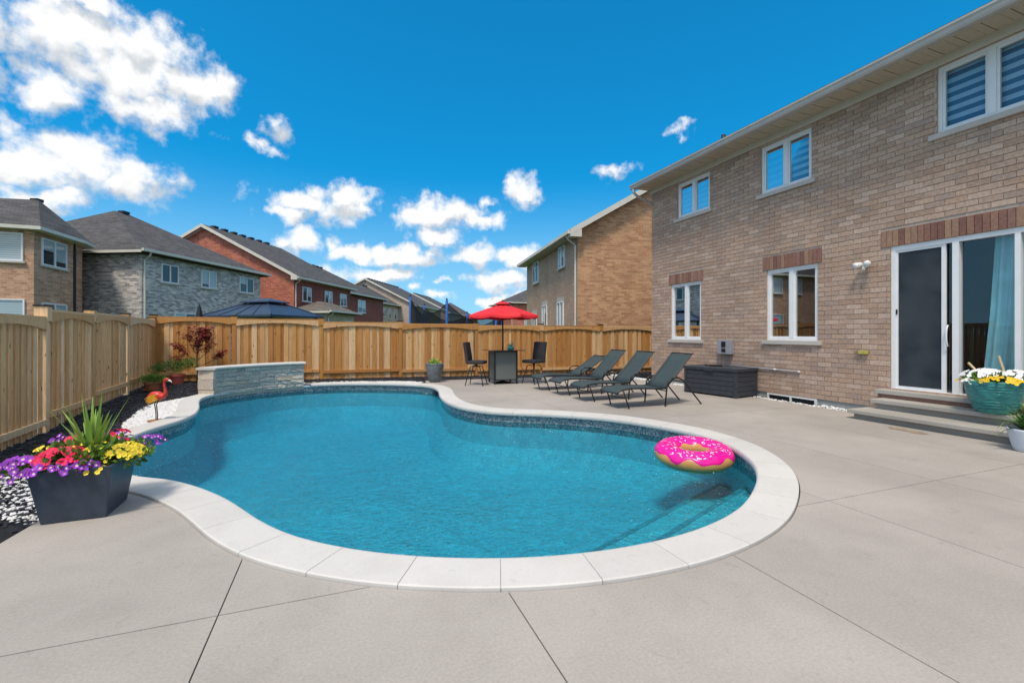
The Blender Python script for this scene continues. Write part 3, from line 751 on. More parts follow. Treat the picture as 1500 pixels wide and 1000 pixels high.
# ------------------------------------------------------------------ fences
board_me = MB().box((-.5, -.5, 0), (.5, .5, 1)).mesh('board', MT['cedar'])
board_me2 = MB().box((-.5, -.5, 0), (.5, .5, 1)).mesh('board', MT['cedar_shade_side'])
def fence(name, label, posts, tops, bases, side, wood, bme, pitch=.108, bw=.135, back=.0065):
    root = thing(name, label, 'fence', (posts[0][0], posts[0][1], 0)); o = Vector((posts[0][0], posts[0][1], 0)); rnd = random.Random(len(posts))
    for i in range(len(posts) - 1):
        a, b = Vector((*posts[i], 0)), Vector((*posts[i + 1], 0)); d = (b - a); L = d.length; d.normalize(); ang = math.atan2(d.y, d.x)
        n = Vector((-d.y, d.x, 0)) * side             # towards the yard
        zt, zb0, zb1 = tops[i], bases[i], bases[i + 1]
        k = 0; s = .10
        while s < L - .07:
            p = a - o + d * s; zb = lerp(zb0, zb1, s / L)
            front = k % 2 == 0; w = bw * rnd.uniform(.93, 1.03)
            q = p + n * (.024 if front else back)
            link('board', bme, root, (q.x, q.y, zb - .03 + rnd.uniform(0, .015)), ang, (w, .017, zt - .10 - zb + .03))
            s += pitch; k += 1
        # arched valance, cap rail, bottom rail
        m = MB(); N = 14
        for s in range(N + 1):
            t = s / N; x = .06 + (L - .12) * t; zz = zt - .085 - .095 * (2 * t - 1) ** 2
            m.v += [(x, .036, zz), (x, .036, zt), (x, .074, zz), (x, .074, zt)]
        for s in range(N):
            q = s * 4; m.f += [(q, q + 4, q + 5, q + 1), (q + 2, q + 3, q + 7, q + 6), (q, q + 2, q + 6, q + 4), (q + 1, q + 5, q + 7, q + 3)]
        m.f += [(0, 1, 3, 2), (N * 4, N * 4 + 2, N * 4 + 3, N * 4 + 1)]
        if side < 0: m.v = [(x, -y, z) for x, y, z in m.v]
        m.build('arched_rail', wood, root, tuple(a - o), ang)
        MB().box((.055, -.07, 0), (L - .055, .09 if side > 0 else .07, .038) if side > 0 else (L - .055, .07, .038)).build('cap_rail', wood, root, tuple(a - o + Vector((0, 0, zt + .001))), ang)
        zr = lerp(zb0, zb1, .5) + .17
        MB().box((.055, .036 * side if side > 0 else -.078, 0), (L - .055, .078 if side > 0 else -.036, .09)).build('bottom_rail', wood, root, tuple(a - o + Vector((0, 0, zr))), ang)
    for i, p in enumerate(posts):
        zt = max(tops[max(0, i - 1)], tops[min(i, len(tops) - 1)]); b = bases[i]
        q = Vector((*p, 0)) - o
        ang = math.atan2(posts[min(i + 1, len(posts) - 1)][1] - posts[max(0, i - 1)][1], posts[min(i + 1, len(posts) - 1)][0] - posts[max(0, i - 1)][0])
        pm = MB().box((-.055, -.055, b - .15), (.055, .055, zt + .055)).build('post', wood, root, tuple(q), ang)
        blk = MB().box((-.078, -.078, zt - .15), (.078, .078, zt + .075)); blk.build('post_collar', wood, root, (q.x + .001, q.y + .001, 0), ang)
        MB().box((-.09, -.09, zt + .0755), (.09, .09, zt + .10)).build('post_cap', 'dark', root, tuple(q), ang)
    return root
BX = [-4.93, -2.95, -.56, 1.89, 4.53, 7.07, 9.65, 12.2]
fence('cedar_fence', 'warm orange cedar fence behind the red parasol and the stone wall', [(x, 15.62) for x in BX], [1.835, 1.80, 1.725, 1.69, 1.65, 1.655, 1.65], [.04, .03, -.02, -.06, -.10, -.14, -.18, -.2], -1, 'cedar', board_me)
LP = [(-3.92, 4.9), (-4.14, 7.15), (-4.33, 9.22), (-4.50, 11.08), (-4.69, 13.14), (-4.93, 15.48)]
fence('side_fence', 'tan cedar fence running past the flower planter and flamingo', LP, [1.50, 1.62, 1.74, 1.765, 1.745], [-.25, -.22, -.17, -.02, .04, .04], -1, 'cedar_shade_side', board_me2, .083, .100, -.05)

# ------------------------------------------------------------------ the taupe brick house (rear wall on x = 8.75, local x = 0)
HX = 8.75; ZT = 5.58; YE = 11.29; YB = -3.0
house = thing('brick_house', 'two-storey taupe brick house with patio door and eave, beside the loungers', 'house', (HX, 0, 0))
WIN = [  # y0, y1, z0, z1, storey, lintel
    (9.30, 10.44, 1.23, 2.765, 'low'), (6.22, 7.36, 1.25, 2.775, 'low'),
    (9.00, 10.17, 4.55, 5.50, 'up'), (6.345, 7.50, 4.46, 5.50, 'up'), (3.055, 4.316, 4.51, 5.545, 'up')]
DOOR = (2.56, 4.955, .45, 2.865)
LINT = [(9.22, 10.52, 2.765, 3.05), (6.14, 7.45, 2.775, 3.07), (2.45, 5.10, 2.865, 3.15)]
HOLES = [w[:4] for w in WIN] + [DOOR]
ZF = .11
# mortar backing with openings and reveals
ysr = sorted({YB, YE} | {h[0] for h in HOLES} | {h[1] for h in HOLES}); zsr = sorted({ZF, ZT} | {h[2] for h in HOLES} | {h[3] for h in HOLES})
m = MB()
for a, b in zip(ysr, ysr[1:]):
    for c, d in zip(zsr, zsr[1:]):
        cy, cz = (a + b) / 2, (c + d) / 2
        if any(h[0] < cy < h[1] and h[2] < cz < h[3] for h in HOLES): continue
        m.quad((.006, a, c), (.006, b, c), (.006, b, d), (.006, a, d))
for a, b, c, d in HOLES:
    t = .16
    m.quad((0, a, c), (t, a, c), (t, a, d), (0, a, d)); m.quad((0, b, c), (0, b, d), (t, b, d), (t, b, c)); m.quad((0, a, d), (t, a, d), (t, b, d), (0, b, d)); m.quad((0, a, c), (0, b, c), (t, b, c), (t, a, c))
m.quad((.006, YE, -.3), (11, YE, -.3), (11, YE, ZT), (5.4, YE, 8.1), (.006, YE, ZT)); m.quad((.006, YB, -.3), (11, YB, -.3), (11, YB, ZT), (5.4, YB, 8.1), (.006, YB, ZT)); m.quad((11, YB, -.3), (11, YE, -.3), (11, YE, ZT), (11, YB, ZT))
m.build('wall', 'mortar', house)
# rooms behind the glass
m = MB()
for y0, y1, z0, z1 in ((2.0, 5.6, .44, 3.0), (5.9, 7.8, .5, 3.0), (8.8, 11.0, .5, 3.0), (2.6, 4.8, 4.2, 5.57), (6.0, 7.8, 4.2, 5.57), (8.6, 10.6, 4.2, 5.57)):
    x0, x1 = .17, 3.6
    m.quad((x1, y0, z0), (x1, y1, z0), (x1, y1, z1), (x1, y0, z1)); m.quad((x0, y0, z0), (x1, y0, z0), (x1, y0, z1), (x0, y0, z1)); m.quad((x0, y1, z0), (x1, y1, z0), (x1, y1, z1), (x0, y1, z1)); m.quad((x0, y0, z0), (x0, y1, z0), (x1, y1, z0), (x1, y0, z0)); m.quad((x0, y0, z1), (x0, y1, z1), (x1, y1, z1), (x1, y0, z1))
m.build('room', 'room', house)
# bricks: running bond, each with its own edges
BL, BH, JT = .257, .0805, .010
holes2 = HOLES + LINT
rows = int((ZT - ZF) / (BH + JT)); allb = []
for r in range(rows + 1):
    z = ZF + JT + r * (BH + JT); zt = min(z + BH, ZT)
    if zt - z < .02: continue
    cuts = [(YB, YE)]
    for h in holes2:
        if h[2] < zt - .03 and h[3] > z + .03:
            nc = []
            for a, b in cuts:
                if h[1] <= a or h[0] >= b: nc.append((a, b)); continue
                if h[0] > a: nc.append((a, h[0] - .006))
                if h[1] < b: nc.append((h[1] + .006, b))
            cuts = nc
    y = YE - (.0 if r % 2 else -.1335)
    while y > YB:
        y0, y1 = y - BL, y
        for a, b in cuts:
            c, d = max(a, y0), min(b, y1)
            if d - c > .03: allb.append((c, d, z, zt))
        y -= BL + JT
full = [b for b in allb if abs(b[1] - b[0] - BL) < 1e-4 and abs(b[3] - b[2] - BH) < 1e-4 and b[0] > 3.42]
full.sort(key=lambda b: HX * .3535 + b[0] * .9354 + abs(b[2] - 1.6) * .35)
single = set(full[:290])
bme = MB().box((0, 0, 0), (.02, BL, BH))
bme = bme.mesh('brick', MT['brick'])
bme_b = bmesh.new(); bme_b.from_mesh(bme); bmesh.ops.bevel(bme_b, geom=[e for e in bme_b.edges if all(v.co.x < .001 for v in e.verts)], offset=.003, segments=1, affect='EDGES'); bme_b.to_mesh(bme); bme_b.free()
rb = random.Random(11); m = MB(); rv = []
for b in allb:
    dx = rb.uniform(-.002, .002)
    if b in single: link('brick', bme, house, (-.006 + dx, b[0], b[2]))
    else:
        y0, y1, z0, z1 = b; x = -.006 + dx
        vs = [(x, y0, z0), (x, y1, z0), (x, y1, z1), (x, y0, z1)]; ws = [(.008, p[1], p[2]) for p in vs]
        m.add(vs + ws, [(0, 3, 2, 1), (0, 1, 5, 4), (1, 2, 6, 5), (2, 3, 7, 6), (3, 0, 4, 7)]); rv += [rb.random()] * 5
bf = m.build('brick_field', 'brick_stuff', house, rnd=rv); bf['kind'] = 'stuff'
for a, b, c, d in LINT:                     # soldier courses over the ground-floor openings
    k = max(1, round((b - a) / .088)); w = (b - a) / k
    for j in range(k): MB().box((-.014, a + j * w + .004, c + .004), (.02, a + (j + 1) * w - .004, d - .006)).build('lintel_brick', 'lintel', house)
MB().box((.018, YB, -.3), (.2, YE, ZF)).build('foundation', 'foundation', house)
# windows
def slat_window(y0, y1, z0, z1, kind):
    f = MB(); fw = .052; x0, x1 = .03, .10
    ym = (y0 + y1) / 2
    f.box((x0, y0, z0), (x1, y0 + fw, z1)); f.box((x0, y1 - fw, z0), (x1, y1, z1)); f.box((x0, y0 + fw, z0), (x1, y1 - fw, z0 + fw)); f.box((x0, y0 + fw, z1 - fw), (x1, y1 - fw, z1)); f.box((x0 - .004, ym - .045, z0 + fw), (x1, ym + .045, z1 - fw))
    w = f.build('window', 'white_frame', house)
    for a, b in ((y0 + fw, ym - .045), (ym + .045, y1 - fw)):
        s = MB(); e = .034; xa, xb = .045, .09
        s.box((xa, a, z0 + fw), (xb, a + e, z1 - fw)); s.box((xa, b - e, z0 + fw), (xb, b, z1 - fw)); s.box((xa, a + e, z0 + fw), (xb, b - e, z0 + fw + e)); s.box((xa, a + e, z1 - fw - e), (xb, b - e, z1 - fw))
        s.build('sash', 'white_frame', w)
        MB().quad((.066, a + e, z0 + fw + e), (.066, b - e, z0 + fw + e), (.066, b - e, z1 - fw - e), (.066, a + e, z1 - fw - e)).build('pane', 'glass_up' if kind == 'up' else 'glass', w)
        if kind == 'up':
            h = (z1 - z0 - 2 * fw); n = 13; st_ = h / n
            for k in range(n):
                MB().box((.13, a + .01, z0 + fw + k * st_), (.136, b - .01, z0 + fw + (k + 1) * st_)).build('blind_band', 'blind' if k % 2 == 0 else 'blind_sheer', w)
    MB().box((-.055, y0 - .09, z0 - .085), (.12, y1 + .09, z0 - .001)).build('sill', 'sill', w, bevel=.006)
    return w
for w in WIN: slat_window(*w[:4], w[4])
# basement window in the foundation
bw = MB(); y0, y1, z0, z1 = 6.24, 7.34, -.06, .105
for a, b in (((y0, z0), (y0 + .04, z1)), ((y1 - .04, z0), (y1, z1)), ((y0 + .04, z0), (y1 - .04, z0 + .03)), ((y0 + .04, z1 - .03), (y1 - .04, z1)), (((y0 + y1) / 2 - .02, z0 + .03), ((y0 + y1) / 2 + .02, z1 - .03))): bw.box((-.012, a[0], a[1]), (.03, b[0], b[1]))
bwo = bw.build('basement_window', 'white_frame', house)
MB().box((.006, y0 + .04, z0 + .03), (.012, y1 - .04, z1 - .03)).build('pane', 'dark', bwo)
# patio door: screen, fixed lights, curtain
y0, y1, z0, z1 = DOOR; f = MB(); fw = .06
for a, b in ((y1 - fw, y1), (4.055, 4.135), (3.385, 3.445), (y0, y0 + fw)): f.box((.015, a, z0 + .03), (.12, b, z1))
f.box((.015, y0 + fw, z1 - .075), (.12, 3.385, z1)); f.box((.015, 3.445, z1 - .075), (.12, 4.055, z1)); f.box((.015, 4.135, z1 - .075), (.12, y1 - fw, z1)); f.box((.01, y0, z0), (.13, y1, z0 + .0299))
door = f.build('patio_door', 'white_frame', house)
s = MB(); s.box((.03, 4.865, z0 + .03), (.06, 4.895, z1 - .075)); s.box((.03, 4.22, z0 + .03), (.06, 4.275, z1 - .075)); s.box((.03, 4.275, z0 + .03), (.06, 4.865, z0 + .07)); s.box((.03, 4.275, z1 - .115), (.06, 4.865, z1 - .075))
s.build('screen_frame', 'white_frame', door)
MB().box((.044, 4.275, z0 + .07), (.047, 4.865, z1 - .115)).build('insect_screen', 'screen', door)
for a, b in ((4.135, 4.895), (3.445, 4.055), (y0 + fw, 3.385)):
    MB().quad((.085, a, z0 + .03), (.085, b, z0 + .03), (.085, b, z1 - .075), (.085, a, z1 - .075)).build('pane', 'glass', door)
hp = [Vector((.01, 4.185, 1.22 + .16 * math.sin(t * math.pi / 8 - math.pi / 2) * 1.0)) + Vector((-.045 * math.cos(t * math.pi / 8 - math.pi / 2), 0, .14)) for t in range(9)]
MB().tube(hp, .012).build('handle', 'white_frame', door, smooth=True)
MB().box((.012, 4.872, 1.72), (.03, 4.888, 1.80)).build('latch', 'dark', door)
cm = MB(); N = 60
for k in range(N + 1):
    t = k / N; yt = 3.74 - 1.15 * t; yb = 3.90 - 1.28 * t
    xo = .24 + .035 * math.sin(t * 58) + .015 * math.sin(t * 23 + 1)
    cm.v += [(xo, yb, .50), (xo, (yt + yb) / 2 - .02, 1.7), (xo, yt, 2.84)]
for k in range(N): cm.f += [(3 * k, 3 * k + 3, 3 * k + 4, 3 * k + 1), (3 * k + 1, 3 * k + 4, 3 * k + 5, 3 * k + 2)]
cm.build('curtain', 'curtain', door, smooth=True)
# eave: frieze, soffit panels, fascia, gutter, roof
MB().box((-.035, YB, ZT - .02), (.01, YE + .02, ZT + .14)).build('frieze', 'trim', house)
k = 0; y = YB
spm = MB().box((-.555, 0, 0), (-.036, .096, .012)).mesh('soffit_panel', MT['soffit'])
while y < YE + .05: link('soffit_panel', spm, house, (0, y, ZT + .10 + (.009 if k % 3 == 2 else 0))); y += .1; k += 1
MB().box((-.575, YB, ZT + .06), (-.556, YE + .14, ZT + .24)).build('fascia', 'gutter', house)
g = MB(); gp = [(-.576, ZT + .07), (-.645, ZT + .075), (-.665, ZT + .11), (-.668, ZT + .15), (-.69, ZT + .175), (-.692, ZT + .205), (-.676, ZT + .205), (-.674, ZT + .18), (-.576, ZT + .18)]
n = len(gp); g.add([(x, YB, z) for x, z in gp] + [(x, YE + .16, z) for x, z in gp], [(i, (i + 1) % n, n + (i + 1) % n, n + i) for i in range(n)] + [tuple(range(n)), tuple(range(2 * n - 1, n - 1, -1))])
g.build('gutter', 'gutter', house)
MB().tube([(-.62, YE + .04, ZT + .09), (-.62, YE + .04, ZT - .02), (-.50, YE + .05, ZT - .10), (-.05, YE + .07, ZT - .25), (.10, YE + .075, ZT - .34), (.12, YE + .075, ZT - .6), (.12, YE + .075, .2)], .038, 8).build('downspout', 'gutter', house, smooth=True)
m = MB(); sl = .46
m.quad((-.62, YB - .3, ZT + .25), (-.62, YE + .15, ZT + .25), (5.4, YE + .15, ZT + .25 + 6.02 * sl), (5.4, YB - .3, ZT + .25 + 6.02 * sl)); m.quad((11.4, YB - .3, ZT + .25), (11.4, YE + .15, ZT + .25), (5.4, YE + .15, ZT + .25 + 6.02 * sl), (5.4, YB - .3, ZT + .25 + 6.02 * sl))
rf = m.build('roof', 'shingle', house)
MB().tube([(.16, 8.72, ZT + .4), (.16, 8.72, 6.32)], .055, 10).build('vent_pipe', 'dark', rf, smooth=True)

# steps at the patio door
steps = thing('entrance_steps', 'two wide grey concrete steps leading up to the patio door', 'steps', (HX, 0, 0))
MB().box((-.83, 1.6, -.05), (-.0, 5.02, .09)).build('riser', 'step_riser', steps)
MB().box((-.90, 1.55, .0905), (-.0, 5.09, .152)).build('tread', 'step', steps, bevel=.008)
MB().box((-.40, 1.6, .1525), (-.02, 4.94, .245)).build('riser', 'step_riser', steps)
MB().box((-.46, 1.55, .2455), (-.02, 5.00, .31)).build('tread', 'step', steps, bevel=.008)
MB().box((-.13, 2.4, .3105), (.01, 5.08, .375)).build('riser', 'lintel', steps)
MB().box((-.17, 2.3, .3755), (.012, 5.10, .4455)).build('door_sill', 'step', steps, bevel=.006)
m = MB(); rs = random.Random(4); pl = []
for k in range(20):
    a = 2 * math.pi * k / 20; pl.append((.27 * math.cos(a) * rs.uniform(.7, 1.15), .10 * math.sin(a) * rs.uniform(.5, 1.3)))
m.add([(x, y, 0) for x, y in pl], [tuple(range(20))])
tag(m.build('concrete_stain', 'stain', None, (7.63, 4.12, .004), R(86)), 'brown rusty patch on the concrete in front of the door steps', 'stain')

# things fixed to the wall
mb = thing('utility_box', 'small grey electrical meter box fixed to the brick wall above deck box', 'meter box', (HX - .01, 8.44, .9))
MB().box((-.115, -.205, 0), (-.003, .205, .34)).build('case', 'grey_box', mb, bevel=.008)
MB().box((-.128, -.06, .17), (-.1155, .06, .30)).build('display', 'dark', mb)
MB().box((-.122, -.06, .05), (-.1155, .06, .13)).build('hatch', 'dark', mb)
MB().box((-.06, .206, .03), (-.003, .24, .32)).build('backing', 'white_plastic', mb)
FLS = .8
fl = thing('flood_light', 'white twin-head security floodlight on the wall left of the patio door', 'light', (HX - .012, 5.33, 2.60))
MB().lathe([(.0, 0), (.055, 0), (.055, .03), (0, .03)], 16).build('back_plate', 'white_plastic', fl, rotz=(0, R(-90), 0), smooth=True)
for sy, sz in ((.09, .03), (-.09, .05)):
    MB().tube([(-.02, 0, 0), (-.07, sy * .5, .01)], .014).build('arm', 'white_plastic', fl)
    MB().tube([(-.05, sy * .6, .03), (-.08, sy * .8, sz), (-.17, sy * 1.3, sz - .03), (-.20, sy * 1.45, sz - .04)], [.03, .05, .068, .07], 14).build('lamp_head', 'white_plastic', fl, smooth=True)
MB().tube([(-.04, 0, -.02), (-.09, 0, -.06), (-.10, 0, -.11)], [.022, .036, .028], 12).build('motion_sensor', 'white_plastic', fl, smooth=True)
fl.scale = (FLS, FLS, FLS)
yf = thing('wall_fitting', 'small yellow pipe fitting sticking out of the brick beside door', 'fitting', (HX - .012, 5.37, 1.03))
MB().box((-.05, -.075, 0), (0, .075, .06)).build('cover', 'yellow_fit', yf, bevel=.006)
MB().tube([(-.025, .075, .03), (-.025, .13, .03)], .016).build('stub', 'brass', yf)
cd = thing('wall_conduit', 'thin pale pipe running level along the brick above the deck box', 'pipe', (HX - .03, 6.6, .62))
MB().tube([(0, 0, 0), (0, 1.9, .02)], .014, 8).build('pipe', 'grey_box', cd, smooth=True)
MB().tube([(0, .5, .005), (0, .56, .006)], .02, 8).build('coupling', 'white_plastic', cd)
MB().tube([(0, .0, 0), (0, -.03, 0)], .02, 8).build('end_cap', 'white_plastic', cd)
hb = thing('hose_tap', 'small brass garden tap low on the wall behind the loungers', 'tap', (HX - .012, 10.7, .34))
MB().tube([(0, 0, 0), (-.09, 0, 0), (-.12, 0, -.03), (-.12, 0, -.07)], .016).build('spout', 'brass', hb, smooth=True)
MB().tube([(-.06, 0, .0), (-.06, 0, .06)], .009).build('stem', 'brass', hb); MB().lathe([(0, .06), (.045, .06), (.045, .075), (0, .075)], 12, (-.06, 0, 0)).build('handle', 'brass', hb)

# ------------------------------------------------------------------ houses beyond the fences
cS, cC = math.sin(R(20.7)), math.cos(R(20.7))
def lw(lat, dep): return (dep * cS + lat * cC, dep * cC - lat * cS)
def far_window(root, o, u, n, y0, y1, z0, z1, parts=2, lintel=None, pm='pane'):
    """frame proud of a solid wall: o origin, u along the wall, n outward"""
    o = Vector(o); u = Vector(u); n = Vector(n)
    M = Matrix((( u.x, n.x, 0, o.x), (u.y, n.y, 0, o.y), (0, 0, 1, 0), (0, 0, 0, 1)))
    f = MB(); fw = .055
    f.box((y0, 0, z0), (y0 + fw, .06, z1), M); f.box((y1 - fw, 0, z0), (y1, .06, z1), M); f.box((y0 + fw, 0, z0), (y1 - fw, .06, z0 + fw), M); f.box((y0 + fw, 0, z1 - fw), (y1 - fw, .06, z1), M)
    for k in range(1, parts):
        c = lerp(y0, y1, k / parts); f.box((c - .035, 0, z0 + fw), (c + .035, .065, z1 - fw), M)
    w = f.build('window', 'white_frame', root)
    for k in range(parts):
        a, b = lerp(y0, y1, k / parts) + .05, lerp(y0, y1, (k + 1) / parts) - .05
        MB().box((0, 0, 0), (b - a, .012, z1 - z0 - 2 * fw), Matrix(((u.x, n.x, 0, 0), (u.y, n.y, 0, 0), (0, 0, 1, 0), (0, 0, 0, 1)))).build('pane', pm, w, tuple(o + u * a + n * .012 + Vector((0, 0, z0 + fw))))
    MB().box((y0 - .08, .003, z0 - .08), (y1 + .08, .10, z0 - .002), M).build('sill', 'sill', w)
    if lintel: MB().box((y0 - .05, .003, z1 + .002), (y1 + .05, .025, z1 + .22), M).build('lintel', lintel, w)
    return w

def far_house(name, label, lat, dep, ang, W, L, eave, ridge, roof, wall, wall_end, sx=-1, win_side=(), win_end=(), roofmat='shingle', inset=None, lintel=None, pos=None, base=-.3, ov=.45, vents=True, group=None):
    x, y = pos or lw(lat, dep)
    root = thing(name, label, 'house', (x, y, 0), R(ang), group)
    w = sx * W; mid = w / 2
    m = MB(); m.quad((0, 0, base), (0, L, base), (0, L, eave), (0, 0, eave)); m.build('side_wall', wall, root)
    zc = eave + .02 + (ridge - eave - .02) * ov / (W / 2 + ov); m = MB()
    if roof == 'gable': m.quad((0, 0, base), (w, 0, base), (w, 0, zc), (mid, 0, ridge - .01), (0, 0, zc))
    else: m.quad((0, 0, base), (w, 0, base), (w, 0, eave), (0, 0, eave))
    m.build('end_wall', wall_end, root)
    m = MB(); m.quad((w, 0, base), (w, L, base), (w, L, eave), (w, 0, eave))
    if roof == 'gable': m.quad((0, L, base), (w, L, base), (w, L, zc), (mid, L, ridge - .01), (0, L, zc))
    else: m.quad((0, L, base), (w, L, base), (w, L, eave), (0, L, eave))
    m.build('back_wall', wall, root)
    o = -sx * ov; s = (ridge - eave) / (W / 2); ze = eave + .02; t = .16
    e0, e1 = (o, w - o)
    m = MB()
    if roof == 'gable':
        ya, yb = -ov * .8, L + ov * .8; zr = ridge
        P = [(e0, ze), (mid, zr), (e1, ze)]
        vs = [(x, ya, z) for x, z in P] + [(x, yb, z) for x, z in P] + [(x, ya, z + t) for x, z in P] + [(x, yb, z + t) for x, z in P]
        m.add(vs, [(0, 3, 4, 1), (1, 4, 5, 2), (6, 7, 10, 9), (7, 8, 11, 10), (0, 1, 7, 6), (1, 2, 8, 7), (3, 9, 10, 4), (4, 10, 11, 5), (0, 6, 9, 3), (2, 5, 11, 8)])
        ro = m.build('roof', roofmat, root)
        rk = MB()
        for (xa, za), (xb, zb) in ((P[0], P[1]), (P[1], P[2])):
            rk.add([(xa, ya - .02, za - .08), (xb, ya - .02, zb - .08), (xb, ya - .02, zb + t + .01), (xa, ya - .02, za + t + .01), (xa, ya - .001, za - .08), (xb, ya - .001, zb - .08), (xb, ya - .001, zb + t + .01), (xa, ya - .001, za + t + .01)], [(0, 1, 2, 3), (4, 7, 6, 5), (0, 4, 5, 1), (1, 5, 6, 2), (2, 6, 7, 3), (3, 7, 4, 0)])
            rk.add([(xa * .985, ya, za - .1), (xb, ya, zb - .1), (xb, -.002, zb - .1), (xa * .985, -.002, za - .1)], [(0, 1, 2, 3)])
        rk.build('rake_board', 'trim', root)
        rk = MB().box((min(e0, 0) if sx > 0 else -.05, ya - .015, eave - .12), (.05 if sx > 0 else max(e0, 0), -.003, eave + .20)); rk.build('eave_return', 'trim', root)
        ridge_line = [(mid, yy, zr + t) for yy in (.8 + 1.1 * k for k in range(int((L - 1) / 1.1)))]
    else:
        ins = inset if inset is not None else W / 2; ya, yb = -ov, L + ov
        A = [(e0, ya, ze), (e0, yb, ze), (e1, yb, ze), (e1, ya, ze), (mid, min(ins, L / 2), ridge), (mid, max(L - ins, L / 2), ridge)]
        m.add(A + [(x, y, ze - .1) for x, y, z in A[:4]], [(0, 1, 5, 4), (1, 2, 5), (2, 3, 4, 5), (3, 0, 4), (6, 7, 8, 9)])
        ro = m.build('roof', roofmat, root)
        g2 = MB().box((min(e0, e1), ya - .02, ze - .10), (max(e0, e1), ya - .002, ze + .03)); g2.build('end_fascia', 'trim', root)
        ridge_line = [(mid, min(ins, L / 2) + .4 + .9 * k, ridge) for k in range(int(max(0, L - 2 * ins) / .9))]
    if vents:
        for p in ridge_line: MB().box((p[0] - .2, p[1], p[2] - .03), (p[0] + .2, p[1] + .45, p[2] + .12)).build('ridge_vent', 'dark', ro)
    gx = e0
    MB().box((min(gx, gx - sx * .12), ya, ze - .03), (max(gx, gx - sx * .12), yb, ze + .11)).build('gutter', 'trim', root)
    MB().box((min(0, e0), ya, ze - .05), (max(0, e0), yb, ze - .031)).build('soffit', 'soffit', root)
    MB().tube([(e0 - sx * .05, .05, ze), (e0 * .9, .08, ze - .18), (-sx * .06, .12, ze - .42), (-sx * .06, .12, base + .2)], .045, 6).build('downspout', 'trim', root)
    for wv in win_side: far_window(root, (0, 0, 0), (0, 1, 0), (-sx, 0, 0), *wv[:4], parts=wv[4] if len(wv) > 4 else 2, lintel=lintel)
    for wv in win_end: far_window(root, (0, 0, 0), (sx, 0, 0), (0, -1, 0), *wv[:4], parts=wv[4] if len(wv) > 4 else 2, lintel=lintel)
    return root

RA = -26.3
far_house('neighbour_house', 'tan and orange brick house with blank gable wall behind the fence', 0, 0, -8.8, 11.5, 9.1, 5.57, 9.2, 'gable', 'nb_rear', 'nb_brick', 1,
          win_side=[(6.25, 7.45, 4.28, 5.5), (1.66, 2.6, 4.5, 5.5), (4.6, 5.5, 1.6, 2.9), (1.85, 2.8, 1.6, 2.9), (6.7, 7.7, 1.6, 2.5)], lintel='sill', pos=(9.5, 17.2), vents=False)
far_house('grey_house', 'grey mottled brick house with dark hip roof behind the gazebo', -18.97, 23.3, RA, 12, 9.4, 5.55, 8.95, 'hip', 'grey_brick', 'grey_brick', -1,
          win_side=[(1.15, 2.25, 4.15, 5.15), (3.9, 5.1, 4.15, 5.2), (7.2, 8.6, 4.15, 5.2), (2.0, 4.2, 1.3, 2.55, 3), (5.2, 6.6, 1.3, 2.5)], inset=4.2)
far_house('red_house', 'bright red brick house with tall white-edged gable and side bump-out', -16.75, 35, RA, 14.8, 9.6, 5.6, 9.75, 'gable', 'dark_red_brick', 'red_brick', -1,  # side wall: same red brick with its shade put into the colour
          win_side=[(1.1, 2.4, 3.95, 5.1), (4.6, 5.9, 3.95, 5.1), (7.4, 8.7, 3.95, 5.1)])
sr = far_house('sunroom', 'low hip-roofed sunroom with white gutter against the red house', -13.9, 34.2, RA, 2.7, 4.6, 3.0, 3.9, 'hip', 'beige_brick', 'pink_brick', -1, win_side=[(3.0, 4.0, 1.2, 2.4)], roofmat='shingle_brown', inset=1.3, vents=False)
far_house('maroon_house', 'dark maroon brick house wall with one white window next to red house', -17.5, 45.2, RA, 13, 12.4, 5.55, 9.25, 'hip', 'dark_red_brick', 'dark_red_brick', -1, win_side=[(5.0, 7.0, 3.7, 5.1)], inset=3)
far_house('beige_house', 'yellow-beige brick house with corner downspout beyond the maroon house', -18.3, 63, RA, 8, 8, 5.5, 8.4, 'hip', 'beige_brick', 'beige_brick', -1, win_side=[(.9, 2.1, 3.7, 5.0), (3.2, 4.2, 3.5, 5.0), (5.6, 7.2, 3.5, 5.0)], win_end=[(.5, 1.9, 3.6, 5.0)], inset=3)
far_house('pale_gable_house', 'pale pinkish house with white-edged gable behind the trampoline', -15.0, 70, RA, 15.6, 16, 5.6, 9.8, 'gable', 'beige_brick', 'pink_brick', -1)
far_house('distant_gable_house', 'distant grey-roofed house with white roof edge above the trampoline net', -13.2, 94, RA, 15, 15, 5.6, 9.6, 'gable', 'pink_brick', 'pink_brick', -1)
far_house('distant_hip_house', 'distant house with dark pointed hip roof left of the parasol', -11.5, 125, RA, 14, 12, 5.6, 10.3, 'hip', 'red_brick', 'red_brick', -1, inset=6, vents=False)
far_house('brown_house', 'small reddish house with white window seen under the parasol edge', 0, 0, 0, 8, 8, 5.3, 7.6, 'hip', 'red_brick', 'red_brick', 1, win_end=[(1.6, 3.4, 2.2, 3.6)], pos=lw(.1, 58), inset=4, vents=False)

